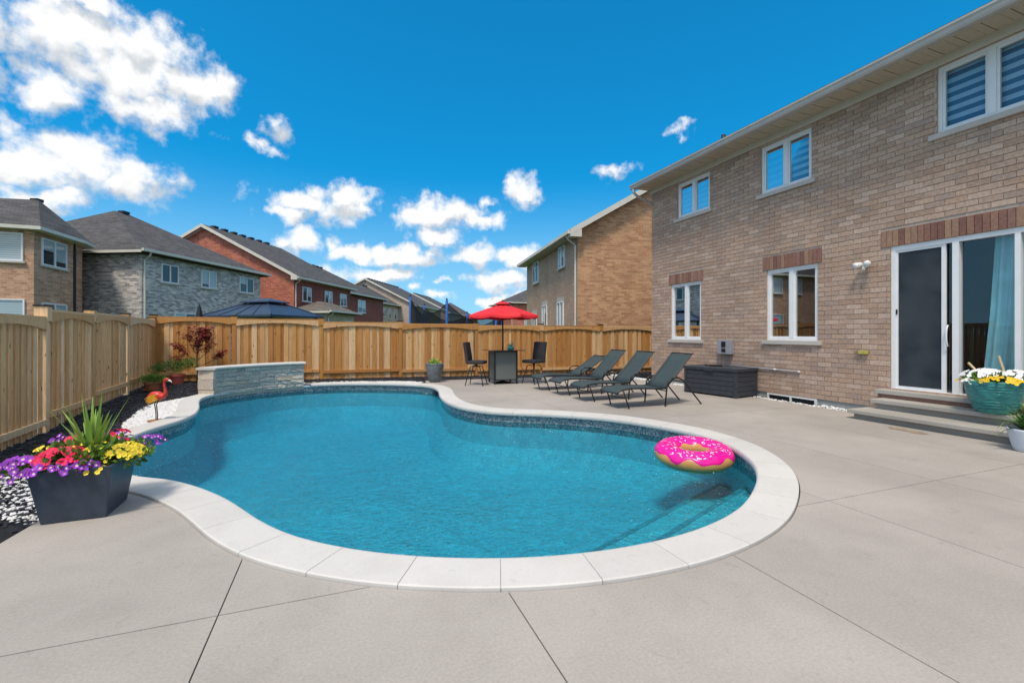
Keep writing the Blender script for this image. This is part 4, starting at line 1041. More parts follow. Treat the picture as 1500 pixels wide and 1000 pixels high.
# bay-fronted house beyond the side fence
bx, by = lw(-19.75, 18.8)
bay = thing('bay_house', 'brown brick house with angled bay and blue-white windows beyond side fence', 'house', (bx, by, 0), R(-20.7))
pts = [(-9, -3.6), (-3.4, -1.25), (0, 0), (-.9, 2.6), (-1.5, 3.7), (-9, 6)]      # in camera-free local metres: x right, y away
ez = 5.66
m = MB(); m.prism(pts, -.3, ez); m.build('wall', 'bay_brick', bay)
ce = Vector((-4.0, 1.6, 0)); ea = []
for p in pts:
    v = Vector((*p, 0)); ea.append(v + (v - ce).normalized() * .5)
m = MB(); n = len(ea)
ap = [(-2.1, 2.2, 7.55), (-7.5, 1.2, 7.55)]
vs = [(p.x, p.y, ez + .12) for p in ea] + ap
m.add(vs, [(1, 2, n), (2, 3, n), (3, 4, n), (4, 5, n + 1, n), (5, 0, n + 1), (0, 1, n, n + 1)])
br_ = m.build('roof', 'shingle', bay)
MB().box((-2.4, 2.1, 7.46), (-2.05, 2.4, 7.6)).build('ridge_vent', 'dark', br_)
m = MB(); m.prism([(p.x, p.y) for p in ea], ez - .02, ez + .118); m.build('gutter', 'trim', bay)
def bay_win(p, q, ws):
    p = Vector((*p, 0)); q = Vector((*q, 0)); u = (q - p).normalized(); nn = Vector((u.y, -u.x, 0))
    for w_ in ws: far_window(bay, p, u, nn, *w_[:4], parts=w_[4])
bay_win(pts[1], pts[2], [(2.3, 3.3, 4.35, 5.5, 1), (2.25, 3.35, 1.6, 2.8, 1), (.3, 1.4, 4.35, 5.5, 1)])
bay_win(pts[2], pts[3], [(.45, 2.2, 4.3, 5.45, 2), (.45, 2.2, 1.55, 2.7, 2)])
MB().tube([(-1.0, 2.75, ez), (-.90, 2.70, ez - .3), (-.90, 2.70, 0)], .05, 6).build('downspout', 'dark', bay)
# ------------------------------------------------------------------ things beyond the back fence
gx, gy = lw(-11.6, 21.4)
gz = thing('gazebo', 'navy two-tier metal gazebo roof rising behind the back fence', 'gazebo', (gx, gy, 0), R(-38))
def hip_tier(w, d, z0, z1, tw, td, lip):
    m = MB(); a = [(-w, -d, z0), (w, -d, z0), (w, d, z0), (-w, d, z0)]; b = [(-tw, -td, z1), (tw, -td, z1), (tw, td, z1), (-tw, td, z1)]; c = [(x, y, z - lip) for x, y, z in a]
    m.add(a + b + c, [(0, 1, 5, 4), (1, 2, 6, 5), (2, 3, 7, 6), (3, 0, 4, 7), (4, 5, 6, 7), (8, 9, 1, 0), (9, 10, 2, 1), (10, 11, 3, 2), (11, 8, 0, 3), (8, 11, 10, 9)]); return m
low_t = hip_tier(1.95, 1.6, 2.20, 2.78, .62, .45, .07).build('lower_roof', 'gazebo', gz)
hip_tier(.82, .64, 2.86, 3.03, .25, .02, .05).build('upper_roof', 'gazebo', gz)
for sx_ in (-1, 1):
    for sy_ in (-1, 1):
        MB().tube([(sx_ * 1.97, sy_ * 1.62, 2.21), (sx_ * .62, sy_ * .45, 2.80)], .028, 6).build('hip_rib', 'gazebo', low_t)
        MB().box((sx_ * 1.7 - .05, sy_ * 1.38 - .05, -.3), (sx_ * 1.7 + .05, sy_ * 1.38 + .05, 2.2)).build('post', 'gazebo', gz)
for k in (-.5, 0, .5):
    for sy_ in (-1, 1): MB().tube([(k * 1.9, sy_ * 1.61, 2.215), (k * .6, sy_ * .46, 2.795)], .016, 6).build('roof_seam', 'gazebo', low_t)
ux, uy = lw(-13.4, 19.5)
cu = thing('closed_parasol', 'folded dark parasol standing left of the navy gazebo', 'parasol', (ux, uy, -.3))
MB().tube([(0, 0, 0), (0, 0, 2.95)], .024, 8).build('pole', 'metal_dark', cu)
m = MB(); prof_ = [(.05, 1.25), (.20, 1.35), (.19, 1.7), (.15, 2.1), (.10, 2.5), (.05, 2.85), (.0, 2.92)]; n = 20
for r_, z_ in prof_:
    for k in range(n): a = 2 * math.pi * k / n; rr = r_ * (1 + .28 * math.cos(a * 5)); m.v.append((rr * math.cos(a), rr * math.sin(a), z_))
for i in range(len(prof_) - 1):
    for k in range(n): m.f.append((i * n + k, i * n + (k + 1) % n, (i + 1) * n + (k + 1) % n, (i + 1) * n + k))
m.build('folded_canopy', 'navy_cloth', cu, smooth=True)

tx, ty = lw(-2.55, 21.5)
tr = thing('trampoline', 'trampoline with blue padded poles and sagging dark safety net', 'trampoline', (tx, ty, -.3), R(10))
TR = 2.25; npl = 6; heights = [3.35, 3.1, 2.75, 2.7, 2.75, 3.1]
tops_ = []
for k in range(npl):
    a = 2 * math.pi * k / npl + R(174); x, y = TR * math.cos(a), TR * math.sin(a); hh = heights[k]
    MB().tube([(x, y, 0), (x, y, hh - .03), (x, y, hh)], [.055, .055, .03], 10).build('pole', 'blue_pad', tr, smooth=True)
    MB().lathe([(0, 0), (.035, 0), (.035, .07), (0, .08)], 10, (x, y, hh)).build('pole_cap', 'dark', tr)
    tops_.append((x, y, hh))
nm = MB(); N = 12
for k in range(npl):
    a, b = Vector(tops_[k]), Vector(tops_[(k + 1) % npl]); base_i = len(nm.v)
    for j in range(N + 1):
        t = j / N; p = a.lerp(b, t); c = Vector((p.x, p.y, 0)).normalized() * -.12 * math.sin(math.pi * t); zt_ = p.z - .12 - .5 * math.sin(math.pi * t)
        nm.v += [(p.x + c.x, p.y + c.y, .9), (p.x + c.x * 1.6, p.y + c.y * 1.6, zt_)]
    for j in range(N): q = base_i + 2 * j; nm.f.append((q, q + 2, q + 3, q + 1))
nm.build('safety_net', 'net', tr)
for k in range(npl):
    a, b = Vector(tops_[k]), Vector(tops_[(k + 1) % npl]); pts_ = []
    for j in range(N + 1):
        t = j / N; p = a.lerp(b, t); c = Vector((p.x, p.y, 0)).normalized() * -.19 * math.sin(math.pi * t); pts_.append((p.x + c.x, p.y + c.y, p.z - .12 - .5 * math.sin(math.pi * t)))
    MB().tube(pts_, .016, 5).build('net_cord', 'dark', tr)
MB().lathe([(0, .88), (TR - .2, .88), (TR - .2, .9), (0, .9)], 32).build('jump_mat', 'dark', tr)
pm = MB(); pm.lathe([(TR - .22, .92), (TR + .08, .92), (TR + .10, .85), (TR - .22, .85), (TR - .22, .92)], 32); pm.build('edge_pad', 'blue_pad', tr, smooth=True)
for k in range(6):
    a = 2 * math.pi * k / 6 + .3; MB().tube([(TR * math.cos(a), TR * math.sin(a), 0), (TR * math.cos(a), TR * math.sin(a), .85)], .025, 6).build('leg', 'grey_box', tr)

# ------------------------------------------------------------------ raised stone spillway wall at the pool edge
ia = min(range(NR), key=lambda i: (RIM[i] - Vector((-.93, 13.48, 0))).length); ib = min(range(NR), key=lambda i: (RIM[i] - Vector((-2.70, 12.10, 0))).length)
spill = thing('stone_wall', 'low curved split-stone waterfall wall with white cap at pool edge', 'wall', (RIM[ib].x, RIM[ib].y, 0))
O_ = RIM[ib].copy()
def sp(f, o): p, q = rim_at(f); return p + q * o - O_
rs = random.Random(21); H0, H1 = -.045, .565; rowsn = 6
m = MB(); Nn = 30
for k in range(Nn + 1):
    f = ia + (ib - ia) * k / Nn
    for o, z in ((.0, -.1), (.0, .55), (.30, .55), (.30, -.1)): v = sp(f, o); m.v.append((v.x, v.y, z))
for k in range(Nn):
    for j in range(4): m.f.append((4 * k + j, 4 * k + (j + 1) % 4, 4 * k + 4 + (j + 1) % 4, 4 * k + 4 + j))
m.f += [(0, 1, 2, 3), (4 * Nn + 3, 4 * Nn + 2, 4 * Nn + 1, 4 * Nn)]
m.build('core', 'mortar', spill)
rh = (H1 - H0) / rowsn
for r_ in range(rowsn):
    f = float(ia); z0 = H0 + r_ * rh + .003; z1 = H0 + (r_ + 1) * rh - .003
    while f < ib - .5:
        w_ = rs.uniform(1.8, 4.6); g_ = min(ib, f + w_)
        if ib - g_ < 1.4: g_ = ib
        pr = rs.uniform(.012, .04); m = MB(); q = 5
        for k in range(q + 1):
            ff = f + .03 + (g_ - f - .06) * k / q
            for s_, z in enumerate((z0, z0 + .2 * rh, (z0 + z1) / 2, z1 - .2 * rh, z1)):
                o = -pr - (rs.uniform(-.012, .016) if 0 < s_ < 4 and 0 < k < q else -.008)
                v = sp(ff, o); m.v.append((v.x, v.y, z))
            for z in (z1, z0): v = sp(ff, .02); m.v.append((v.x, v.y, z))
        for k in range(q):
            for j in range(7): m.f.append((7 * k + j, 7 * k + (j + 1) % 7, 7 * k + 7 + (j + 1) % 7, 7 * k + 7 + j))
        m.f += [tuple(range(7)), tuple(7 * q + j for j in range(6, -1, -1))]
        m.build('stone', 'stone_tan' if rs.random() < .16 else 'stone', spill); f = g_
# squared tan end pier
v0 = sp(ib, 0); tdir = (sp(ib, 0) - sp(ib - 1, 0)).normalized(); nrm = rim_at(ib)[1]
angp = math.atan2(tdir.y, tdir.x)
zz = H0
for k, hgt in enumerate((.155, .235, .215)):
    MB().box((-.005, -.345 + rs.uniform(-.004, .004), zz + .003), (.075 + rs.uniform(0, .012), .03 + rs.uniform(-.005, .008), zz + hgt - .003)).build('pier_stone', 'stone_tan', spill, tuple(v0), angp, bevel=.006); zz += hgt
m = MB(); q = 40
for k in range(q + 1):
    f = ia - .5 + (ib - ia + 1.6) * k / q
    for o, z in ((-.075, .568), (-.085, .585), (-.08, .612), (-.06, .622), (.34, .622), (.36, .60), (.35, .568)): v = sp(f, o); m.v.append((v.x, v.y, z))
for k in range(q):
    for j in range(7): m.f.append((7 * k + j, 7 * k + (j + 1) % 7, 7 * k + 7 + (j + 1) % 7, 7 * k + 7 + j))
m.f += [tuple(range(7)), tuple(7 * q + j for j in range(6, -1, -1))]
m.build('cap', 'coping', spill)

# ------------------------------------------------------------------ sun loungers
def make_lounger(label, top, loc):
    t = thing('sun_lounger', label, 'lounger', loc, 0, 'charcoal sun loungers in a row')
    tx_, tz_ = top; W_ = .29
    seat = [(0, .285), (.02, .32), (.10, .352), (.30, .372), (.60, .362), (.9, .345), (1.10, .345)]
    back = [(1.08, .35)] + [(lerp(1.08, tx_, k / 5) , lerp(.35, tz_, k / 5) - .02 * math.sin(math.pi * k / 5)) for k in range(1, 6)]
    def strip(pts, name, mat_):
        m = MB(); n = len(pts); nx_ = 6
        for x, z in pts:
            for j in range(nx_ + 1): y = lerp(-W_ + .012, W_ - .012, j / nx_); m.v.append((x, y, z - .014 * (1 - (y / W_) ** 2)))
        for i in range(n - 1):
            for j in range(nx_): a = i * (nx_ + 1) + j; m.f.append((a, a + 1, a + nx_ + 2, a + nx_ + 1))
        o = m.build(name, mat_, t, smooth=True)
        md = o.modifiers.new('thickness', 'SOLIDIFY'); md.thickness = .008
        return o
    strip(seat, 'seat_sling', 'sling'); strip(back, 'back_sling', 'sling')
    for s in (-1, 1):
        y = s * W_
        MB().tube([(x, y, z) for x, z in seat], .015, 8).build('seat_rail', 'metal_dark', t, smooth=True)
        MB().tube([(x, y, z) for x, z in back] + [(tx_ + .03, y, tz_ + .015)], .015, 8).build('back_rail', 'metal_dark', t, smooth=True)
        MB().tube([(.13, y, .35), (.16, s * .30, .30), (.235, s * .30, 0)] if False else [(.12, y, .345), (.20, s * .30, .12), (.24, s * .305, 0)], .014, 8).build('front_leg', 'metal_dark', t, smooth=True)
        MB().tube([(1.05, s * .31, 0), (1.09, s * .315, .38), (1.12, s * .318, .48), (1.20, s * .32, .535), (1.36, s * .32, .535), (1.47, s * .32, .49), (1.55, s * .318, .40), (1.93, s * .31, 0)], .015, 8).build('arm_leg', 'metal_dark', t, smooth=True)
        MB().tube([(1.44, s * .318, .50), (1.30, y, lerp(.35, tz_, (1.30 - 1.08) / (tx_ - 1.08)))], .010, 6).build('back_support', 'metal_dark', t)
    MB().tube([(.18, -.30, .19), (.18, .30, .19)], .010, 6).build('crossbar', 'metal_dark', t); MB().tube([(1.08, -.315, .30), (1.08, .315, .30)], .011, 6).build('crossbar', 'metal_dark', t)
    MB().tube([(tx_ + .02, -W_, tz_ + .008), (tx_ + .02, W_, tz_ + .008)], .014, 8).build('head_bar', 'metal_dark', t); MB().tube([(0, -W_, .285), (0, W_, .285)], .014, 8).build('foot_bar', 'metal_dark', t)
    MB().tube([(1.5, -.318, .45), (1.5, .318, .45)], .010, 6).build('crossbar', 'metal_dark', t)
    return t
L4 = make_lounger('charcoal sun lounger standing next to the dark deck box', (1.70, .985), (4.76, 7.41, .0))
for lab, x, y in (('second charcoal sun lounger counting from the dark deck box', 4.63, 8.41), ('third charcoal sun lounger counting from the dark deck box', 4.59, 9.40)):
    c = copy_tree(L4); c.location = (x, y, 0); c['label'] = lab
make_lounger('most reclined charcoal sun lounger, the one closest to the bar table', (1.83, .80), (4.55, 10.38, .0))

# deck box
db = thing('deck_box', 'dark slate resin deck box with planked sides against the brick wall', 'storage box', (8.19, 8.13, 0), R(9.7))
DL, DW, DH = .655, .365, .56
MB().box((-DW + .02, -DL + .02, .02), (DW - .02, DL - .02, DH)).build('core', 'dark', db)
nb_ = 5; ph = (DH - .03) / nb_
for k in range(nb_):
    z0 = .03 + k * ph
    for s in (-1, 1):
        MB().box((s * DW - .012, -DL + .06, z0 + .004), (s * DW + .012, DL - .06, z0 + ph - .004)).build('plank', 'resin', db, bevel=.004)
        MB().box((-DW + .06, s * DL - .012, z0 + .004), (DW - .06, s * DL + .012, z0 + ph - .004)).build('plank', 'resin', db, bevel=.004)
for sx_ in (-1, 1):
    for sy_ in (-1, 1): MB().box((sx_ * DW - .035 * (1 if sx_ > 0 else 1), sy_ * DL - .035, 0), (sx_ * DW + .02, sy_ * DL + .02, DH)).build('corner_post', 'resin', db, bevel=.006) if False else MB().box((min(sx_ * (DW - .055), sx_ * (DW + .018)), min(sy_ * (DL - .055), sy_ * (DL + .018)), 0), (max(sx_ * (DW - .055), sx_ * (DW + .018)), max(sy_ * (DL - .055), sy_ * (DL + .018)), DH)).build('corner_post', 'resin', db, bevel=.006)
MB().box((-DW - .035, -DL - .035, DH + .001), (DW + .03, DL + .035, DH + .075)).build('lid', 'resin', db, bevel=.014)
MB().box((-DW - .045, -.12, DH - .01), (-DW - .036, .12, DH + .05)).build('handle', 'resin', db, bevel=.003)
gl_ = thing('garden_tool', 'small black gadget lying on the lid of the deck box', 'gadget', (8.12, 8.18, DH + .077), R(25))
MB().box((-.05, -.14, 0), (.05, .14, .035)).build('body', 'dark', gl_, bevel=.01); MB().tube([(-.03, .14, .02), (.0, .22, .03), (.05, .26, .02), (.10, .2, .015)], .012, 6).build('cord', 'dark', gl_, smooth=True); MB().box((.055, -.08, 0), (.13, .05, .022)).build('battery', 'dark', gl_, bevel=.006)

# ------------------------------------------------------------------ bar table, chairs, parasol
tb = thing('bar_table', 'square dark bar-height table with grey mesh skirt panels', 'table', (4.30, 12.12, 0), R(-4))
TH = .94; th = .315
for sx_ in (-1, 1):
    for sy_ in (-1, 1): MB().box((sx_ * th - .022, sy_ * th - .022, 0), (sx_ * th + .022, sy_ * th + .022, TH - .02)).build('leg', 'metal_dark', tb)
for a, b in (((-th + .023, -th - .004, .13), (th - .023, -th + .004, TH - .06)), ((-th + .023, th - .004, .13), (th - .023, th + .004, TH - .06)), ((-th - .004, -th + .023, .13), (-th + .004, th - .023, TH - .06)), ((th - .004, -th + .023, .13), (th + .004, th - .023, TH - .06))):
    MB().box(a, b).build('mesh_panel', 'mesh_panel', tb)
for z in (.10, TH - .058):
    f = MB()
    for s in (-1, 1): f.box((-th + .023, s * th - .014, z), (th - .023, s * th + .014, z + .03)); f.box((s * th - .014, -th + .023, z), (s * th + .014, th - .023, z + .03))
    f.build('apron', 'metal_dark', tb)
MB().box((-.50, -.50, TH - .019), (.50, .50, TH)).build('top', 'table_glass', tb, bevel=.005)
ps = thing('red_parasol', 'open red canvas parasol rising through the bar table', 'parasol', (4.30, 12.12, 0), R(8))
MB().tube([(0, 0, .02), (0, 0, 2.30)], .021, 10).build('pole', 'metal_dark', ps, smooth=True)
MB().lathe([(0, 0), (.25, 0), (.25, .025), (.06, .06), (.035, .10), (.035, .30), (0, .30)], 24).build('base', 'metal_dark', ps, smooth=True)
NS = 8; RR = 1.02; zr, zt_ = 1.90, 2.225
cm_ = MB(); sub = 6; nr_ = 6
def can(k, j, r_):      # canopy point: rib k, step j across the panel, radius share r_
    t = (k + j / sub) * 2 * math.pi / NS; u_ = j / sub; edge = math.cos(math.pi / NS) / math.cos((u_ - .5) * 2 * math.pi / NS)
    rr = RR * r_ * edge * (1 - .035 * r_ * math.sin(math.pi * u_)); sag = -.035 * math.sin(math.pi * u_) * r_ * (1 - .4 * r_)
    return (rr * math.cos(t), rr * math.sin(t), zt_ - (zt_ - zr) * (r_ ** 1.12) + sag)
rl = [.13 + (1 - .13) * i / nr_ for i in range(nr_ + 1)]
for k in range(NS):
    b0 = len(cm_.v)
    for r_ in rl:
        for j in range(sub + 1): cm_.v.append(can(k, j, r_))
    for j in range(sub + 1): x, y, z = can(k, j, 1.0); cm_.v.append((x * .998, y * .998, z - .075 - .012 * math.sin(math.pi * j / sub)))
    for i in range(nr_ + 1):
        for j in range(sub): a = b0 + i * (sub + 1) + j; cm_.f.append((a, a + 1, a + sub + 2, a + sub + 1))
cn = cm_.build('canopy', 'red_cloth', ps, smooth=True)
vm = MB(); vm.lathe([(.0, 2.30), (.05, 2.295), (.14, 2.265), (.20, 2.235), (.205, 2.215)], 16); vm.build('vent_cap', 'red_cloth', ps, smooth=True)
MB().lathe([(0, 2.29), (.03, 2.29), (.03, 2.33), (.0, 2.345)], 10).build('finial', 'metal_dark', ps, smooth=True)
for k in range(NS):
    a = 2 * math.pi * k / NS; MB().tube([(.03 * math.cos(a), .03 * math.sin(a), 2.2), (.5 * RR * math.cos(a), .5 * RR * math.sin(a), lerp(zt_, zr, .5 ** 1.12) - .022), (.985 * RR * math.cos(a), .985 * RR * math.sin(a), zr - .006)], .008, 5).build('rib', 'metal_dark', ps)
    MB().tube([(.03 * math.cos(a), .03 * math.sin(a), 1.82), (.5 * RR * math.cos(a), .5 * RR * math.sin(a), lerp(zt_, zr, .5 ** 1.12) - .03)], .006, 5).build('strut', 'metal_dark', ps)
MB().lathe([(.022, 1.79), (.04, 1.79), (.04, 1.85), (.022, 1.85)], 10).build('runner_hub', 'metal_dark', ps)
def bar_chair(label, loc, rot):
    t = thing('bar_chair', label, 'chair', loc, rot, 'dark swivel bar chairs at the table')     # faces +x
    for sx_ in (-1, 1):
        for sy_ in (-1, 1): MB().tube([(sx_ * .06, sy_ * .06, .52), (sx_ * .13, sy_ * .13, .50), (sx_ * .20, sy_ * .19, .22), (sx_ * .245, sy_ * .23, 0)], .013, 8).build('leg', 'metal_dark', t, smooth=True)
    fr = [(.205 * math.cos(a * math.pi / 12) * 1.38, .195 * math.sin(a * math.pi / 12) * 1.38, .22) for a in range(25)]
    MB().tube(fr, .009, 6, False).build('foot_ring', 'metal_dark', t, smooth=True)
    MB().tube([(0, 0, .49), (0, 0, .585)], .035, 12).build('swivel', 'metal_dark', t, smooth=True)
    MB().box((-.23, -.23, .575), (.25, .23, .665)).build('seat', 'wicker', t, bevel=.03)
    m = MB(); pr_ = [(-.245, .60), (-.265, .80), (-.30, 1.0), (-.325, 1.16)]
    for x, z in pr_:
        for y in (-.215, .215): m.v += [(x, y, z), (x + .085, y, z + .004)]
    for i in range(3): q = 4 * i; m.f += [(q, q + 4, q + 6, q + 2), (q + 1, q + 3, q + 7, q + 5), (q, q + 1, q + 5, q + 4), (q + 2, q + 6, q + 7, q + 3)]
    m.f += [(0, 2, 3, 1), (12, 13, 15, 14)]
    m.build('backrest', 'wicker', t, bevel=.02)
    return t
bar_chair('dark wicker bar chair on the grey-pot side of the table', (3.45, 11.86, 0), R(-32))
bar_chair('dark wicker bar chair on the lounger side of the table', (5.06, 11.66, 0), R(205))
orn = thing('table_ornament', 'small teal glass ornament with stems on the bar table', 'ornament', (4.44, 11.86, TH))
MB().lathe([(0, 0), (.075, 0), (.10, .04), (.085, .09), (.05, .11), (0, .10)], 16).build('bowl', 'teal_glass', orn, smooth=True)
ro_ = random.Random(2)
for k in range(9):
    a = ro_.uniform(0, 6.28); h_ = ro_.uniform(.10, .26); MB().tube([(0, 0, .08), (.04 * math.cos(a), .04 * math.sin(a), h_ * .6), (.08 * math.cos(a), .08 * math.sin(a), h_)], [.016, .012, .003], 5).build('stem', 'teal_glass' if k % 3 else 'leaf', orn)

# ------------------------------------------------------------------ plants
def leaf_blob(m, rnd, c, r, n, size, up=.3, flat=1.0):
    for _ in range(n):
        v = Vector((rnd.gauss(0, 1), rnd.gauss(0, 1), rnd.gauss(0, 1))).normalized() * (rnd.random() ** .45)
        p = Vector((c[0] + v.x * r[0], c[1] + v.y * r[1], c[2] + v.z * r[2])); s = size * rnd.uniform(.6, 1.3)
        d = (v + Vector((rnd.uniform(-.6, .6), rnd.uniform(-.6, .6), rnd.uniform(-.2, .8) + up))).normalized(); w_ = d.orthogonal().normalized(); w_ = Matrix.Rotation(rnd.uniform(0, 6.28), 3, d) @ w_
        nn = d.cross(w_)
        m.add([p, p + d * s * .5 + w_ * s * .28 * flat, p + d * s + nn * s * .1, p + d * s * .5 - w_ * s * .28 * flat], [(0, 1, 2, 3)])
def blades(root, rnd, n, hmin, hmax, spread, w, matn, base=(0, 0, 0), name='blade', droop=.25, pts=5):
    for k in range(n):
        a = rnd.uniform(0, 6.28); L_ = rnd.uniform(hmin, hmax); sp_ = rnd.uniform(.1, 1) ** 1.3 * spread; m = MB()
        side = Vector((-math.sin(a), math.cos(a), 0)); out_ = Vector((math.cos(a), math.sin(a), 0))
        for i in range(pts + 1):
            t = i / pts; p = Vector(base) + out_ * (.02 + L_ * sp_ * t ** 1.15) + Vector((0, 0, L_ * math.sqrt(max(.05, 1 - sp_ ** 2 * .8)) * t - droop * L_ * sp_ * t ** 3))
            ww = w * (1 - t ** 2.2) * (.6 + .8 * min(1, t * 3)) * .5 + .0008
            m.v += [p - side * ww, p + out_ * -.25 * ww, p + side * ww]
        for i in range(pts): q = 3 * i; m.f += [(q, q + 1, q + 4, q + 3), (q + 1, q + 2, q + 5, q + 4)]
        m.v = [tuple(v) for v in m.v]; m.build(name, matn, root, smooth=True)
def bloom_mesh(name, petals, r, matn, eye, cup=.35):
    m = MB(); m.v.append((0, 0, -.25 * r)); n = petals * 4
    for k in range(n):
        a = 2 * math.pi * k / n; rr = r * (1 - .13 * (1 - abs(math.sin(a * petals / 2)) ** .6)); m.v.append((rr * math.cos(a), rr * math.sin(a), cup * r * (.5 + .12 * math.cos(a * petals))))
    for k in range(n):
        a = 2 * math.pi * k / n; m.v.append((.35 * r * math.cos(a), .35 * r * math.sin(a), .05 * r))
    m.f += [(1 + k, 1 + (k + 1) % n, 1 + n + (k + 1) % n, 1 + n + k) for k in range(n)] + [(0, 1 + n + k, 1 + n + (k + 1) % n) for k in range(n)]
    me = m.mesh(name, MT[matn]); me.materials.append(MT[eye]); me.polygons.foreach_set('material_index', [0] * n + [1] * n); me.update(); return me
def put_bloom(me, root, p, d, rnd, s=1, name='bloom'):
    q = Vector(d).normalized().to_track_quat('Z', 'Y').to_euler(); o = link(name, me, root, tuple(p), (q.x, q.y, q.z), (s, s, s)); return o

# slate planter with petunias and a spike
fp = thing('flower_planter', 'slate planter overflowing with purple, red and yellow flowers and spiky grass', 'planter', (-1.865, 4.535, 0), R(2))
bq, tq, PH = .19, .245, .40
m = MB(); vs = []
for q, z in ((bq, 0), (tq, PH), (tq - .03, PH), (tq - .035, PH - .06)): vs += [(-q, -q * 1.08, z), (q, -q * 1.08, z), (q, q * 1.08, z), (-q, q * 1.08, z)]
fs = [(3, 2, 1, 0)]
for r_ in range(3): fs += [(4 * r_ + j, 4 * r_ + (j + 1) % 4, 4 * r_ + 4 + (j + 1) % 4, 4 * r_ + 4 + j) for j in range(4)]
m.add(vs, fs); m.build('pot', 'pot_slate', fp, bevel=.008)
MB().box((-tq + .037, -tq * 1.08 + .037, PH - .08), (tq - .037, tq * 1.08 - .037, PH - .055)).build('soil', 'soil', fp)
rp = random.Random(31); m = MB()
leaf_blob(m, rp, (0, .03, PH + .03), (.29, .32, .12), 1200, .055); leaf_blob(m, rp, (-.28, -.05, PH - .01), (.13, .20, .07), 260, .05); leaf_blob(m, rp, (.26, .15, PH + .0), (.12, .22, .08), 260, .05)
fo = m.build('foliage', 'leaf', fp); fo['kind'] = 'stuff'
blades(fp, rp, 26, .34, .60, .66, .024, 'spike', (.02, .04, PH - .02), 'spike_leaf', .18)
pm_ = bloom_mesh('purple_bloom', 5, .021, 'petal_purple', 'flower_eye_pale'); rm_ = bloom_mesh('red_bloom', 5, .027, 'petal_red', 'petal_red'); ym_ = bloom_mesh('yellow_bloom', 5, .018, 'petal_yellow', 'petal_yellow')
def cluster(me, name, n, c, r, out):
    for _ in range(n):
        v = Vector((rp.uniform(-1, 1), rp.uniform(-1, 1), 0)); v = v if v.length < 1 else v.normalized() * .9
        h_ = math.sqrt(max(0, 1 - v.length_squared)); p = Vector((c[0] + v.x * r[0], c[1] + v.y * r[1], c[2] + h_ * r[2]))
        put_bloom(me, fp, p, Vector((v.x * .8 + out[0], v.y * .8 + out[1], .75 + out[2])), rp, rp.uniform(.6, 1.3), name)
cluster(pm_, 'purple_bloom', 110, (-.33, -.13, PH - .055), (.19, .22, .14), (-.1, -.5, 0)); cluster(pm_, 'purple_bloom', 26, (.03, -.22, PH - .02), (.13, .09, .07), (0, -.7, 0))
cluster(pm_, 'purple_bloom', 42, (.31, .33, PH + .01), (.11, .15, .09), (.2, -.4, 0)); cluster(pm_, 'purple_bloom', 24, (.12, .27, PH + .08), (.14, .10, .07), (0, -.4, 0))
cluster(pm_, 'purple_bloom', 26, (-.16, .30, PH + .09), (.20, .10, .09), (0, -.4, 0)); cluster(rm_, 'red_bloom', 16, (-.02, .30, PH + .11), (.22, .10, .09), (0, -.4, 0)); cluster(pm_, 'purple_bloom', 22, (-.10, -.26, PH - .03), (.16, .07, .08), (0, -.8, 0))
cluster(rm_, 'red_bloom', 84, (-.11, -.10, PH + .015), (.17, .16, .11), (0, -.5, 0)); cluster(rm_, 'red_bloom', 26, (-.13, .20, PH + .07), (.15, .10, .08), (0, -.4, 0)); cluster(rm_, 'red_bloom', 16, (.14, .10, PH + .06), (.13, .12, .08), (0, -.4, 0))
cluster(ym_, 'yellow_bloom', 150, (.24, .0, PH + .0), (.13, .20, .11), (.15, -.5, 0)); cluster(ym_, 'yellow_bloom', 18, (.03, .0, PH + .09), (.14, .12, .05), (0, -.4, 0)); cluster(ym_, 'yellow_bloom', 9, (.15, -.25, PH - .06), (.07, .05, .07), (0, -.8, 0)); cluster(ym_, 'yellow_bloom', 9, (-.25, .05, PH + .08), (.10, .12, .04), (0, -.4, 0))

# teal pot with daisies on the upper step
tp = thing('teal_pot', 'big teal glazed pot of white and yellow flowers on the step', 'potted plant', (8.40, 3.50, .31))
MB().lathe([(0, 0), (.17, 0), (.215, .07), (.275, .22), (.30, .37), (.32, .425), (.312, .445), (.29, .42), (.27, .36), (0, .36)], 40).build('pot', 'pot_teal', tp, smooth=True)
for k in range(10):
    z = .06 + k * .036; rr = .207 + .095 * ((z - .05) / .33) ** .7
    MB().tube([(rr * math.cos(a * math.pi / 18), rr * math.sin(a * math.pi / 18), z) for a in range(37)], .007, 5, False).build('pot_ridge', 'pot_teal', tp, smooth=True)
MB().lathe([(0, .365), (.265, .365), (.265, .368), (0, .368)], 20).build('soil', 'soil', tp)
rp = random.Random(17); m = MB(); leaf_blob(m, rp, (0, 0, .45), (.31, .31, .10), 900, .055); q_ = m.build('foliage', 'leaf', tp); q_['kind'] = 'stuff'
wm_ = bloom_mesh('white_bloom', 6, .026, 'petal_white', 'petal_white', .2); gm_ = bloom_mesh('gold_bloom', 6, .021, 'petal_gold', 'petal_gold', .2)
def clus2(me, name, n, c, r, out):
    for _ in range(n):
        v = Vector((rp.uniform(-1, 1), rp.uniform(-1, 1), 0)); v = v if v.length < 1 else v.normalized() * .9
        p = Vector((c[0] + v.x * r[0], c[1] + v.y * r[1], c[2] + math.sqrt(max(0, 1 - v.length_squared)) * r[2])); put_bloom(me, tp, p, Vector((v.x + out[0], v.y + out[1], .8)), rp, rp.uniform(.8, 1.2), name)
clus2(wm_, 'white_bloom', 120, (.03, .10, .44), (.29, .28, .15), (-.4, -.1)); clus2(wm_, 'white_bloom', 50, (.05, -.18, .48), (.22, .18, .11), (-.3, -.2)); clus2(wm_, 'white_bloom', 10, (-.24, .18, .41), (.07, .07, .04), (-.8, 0))
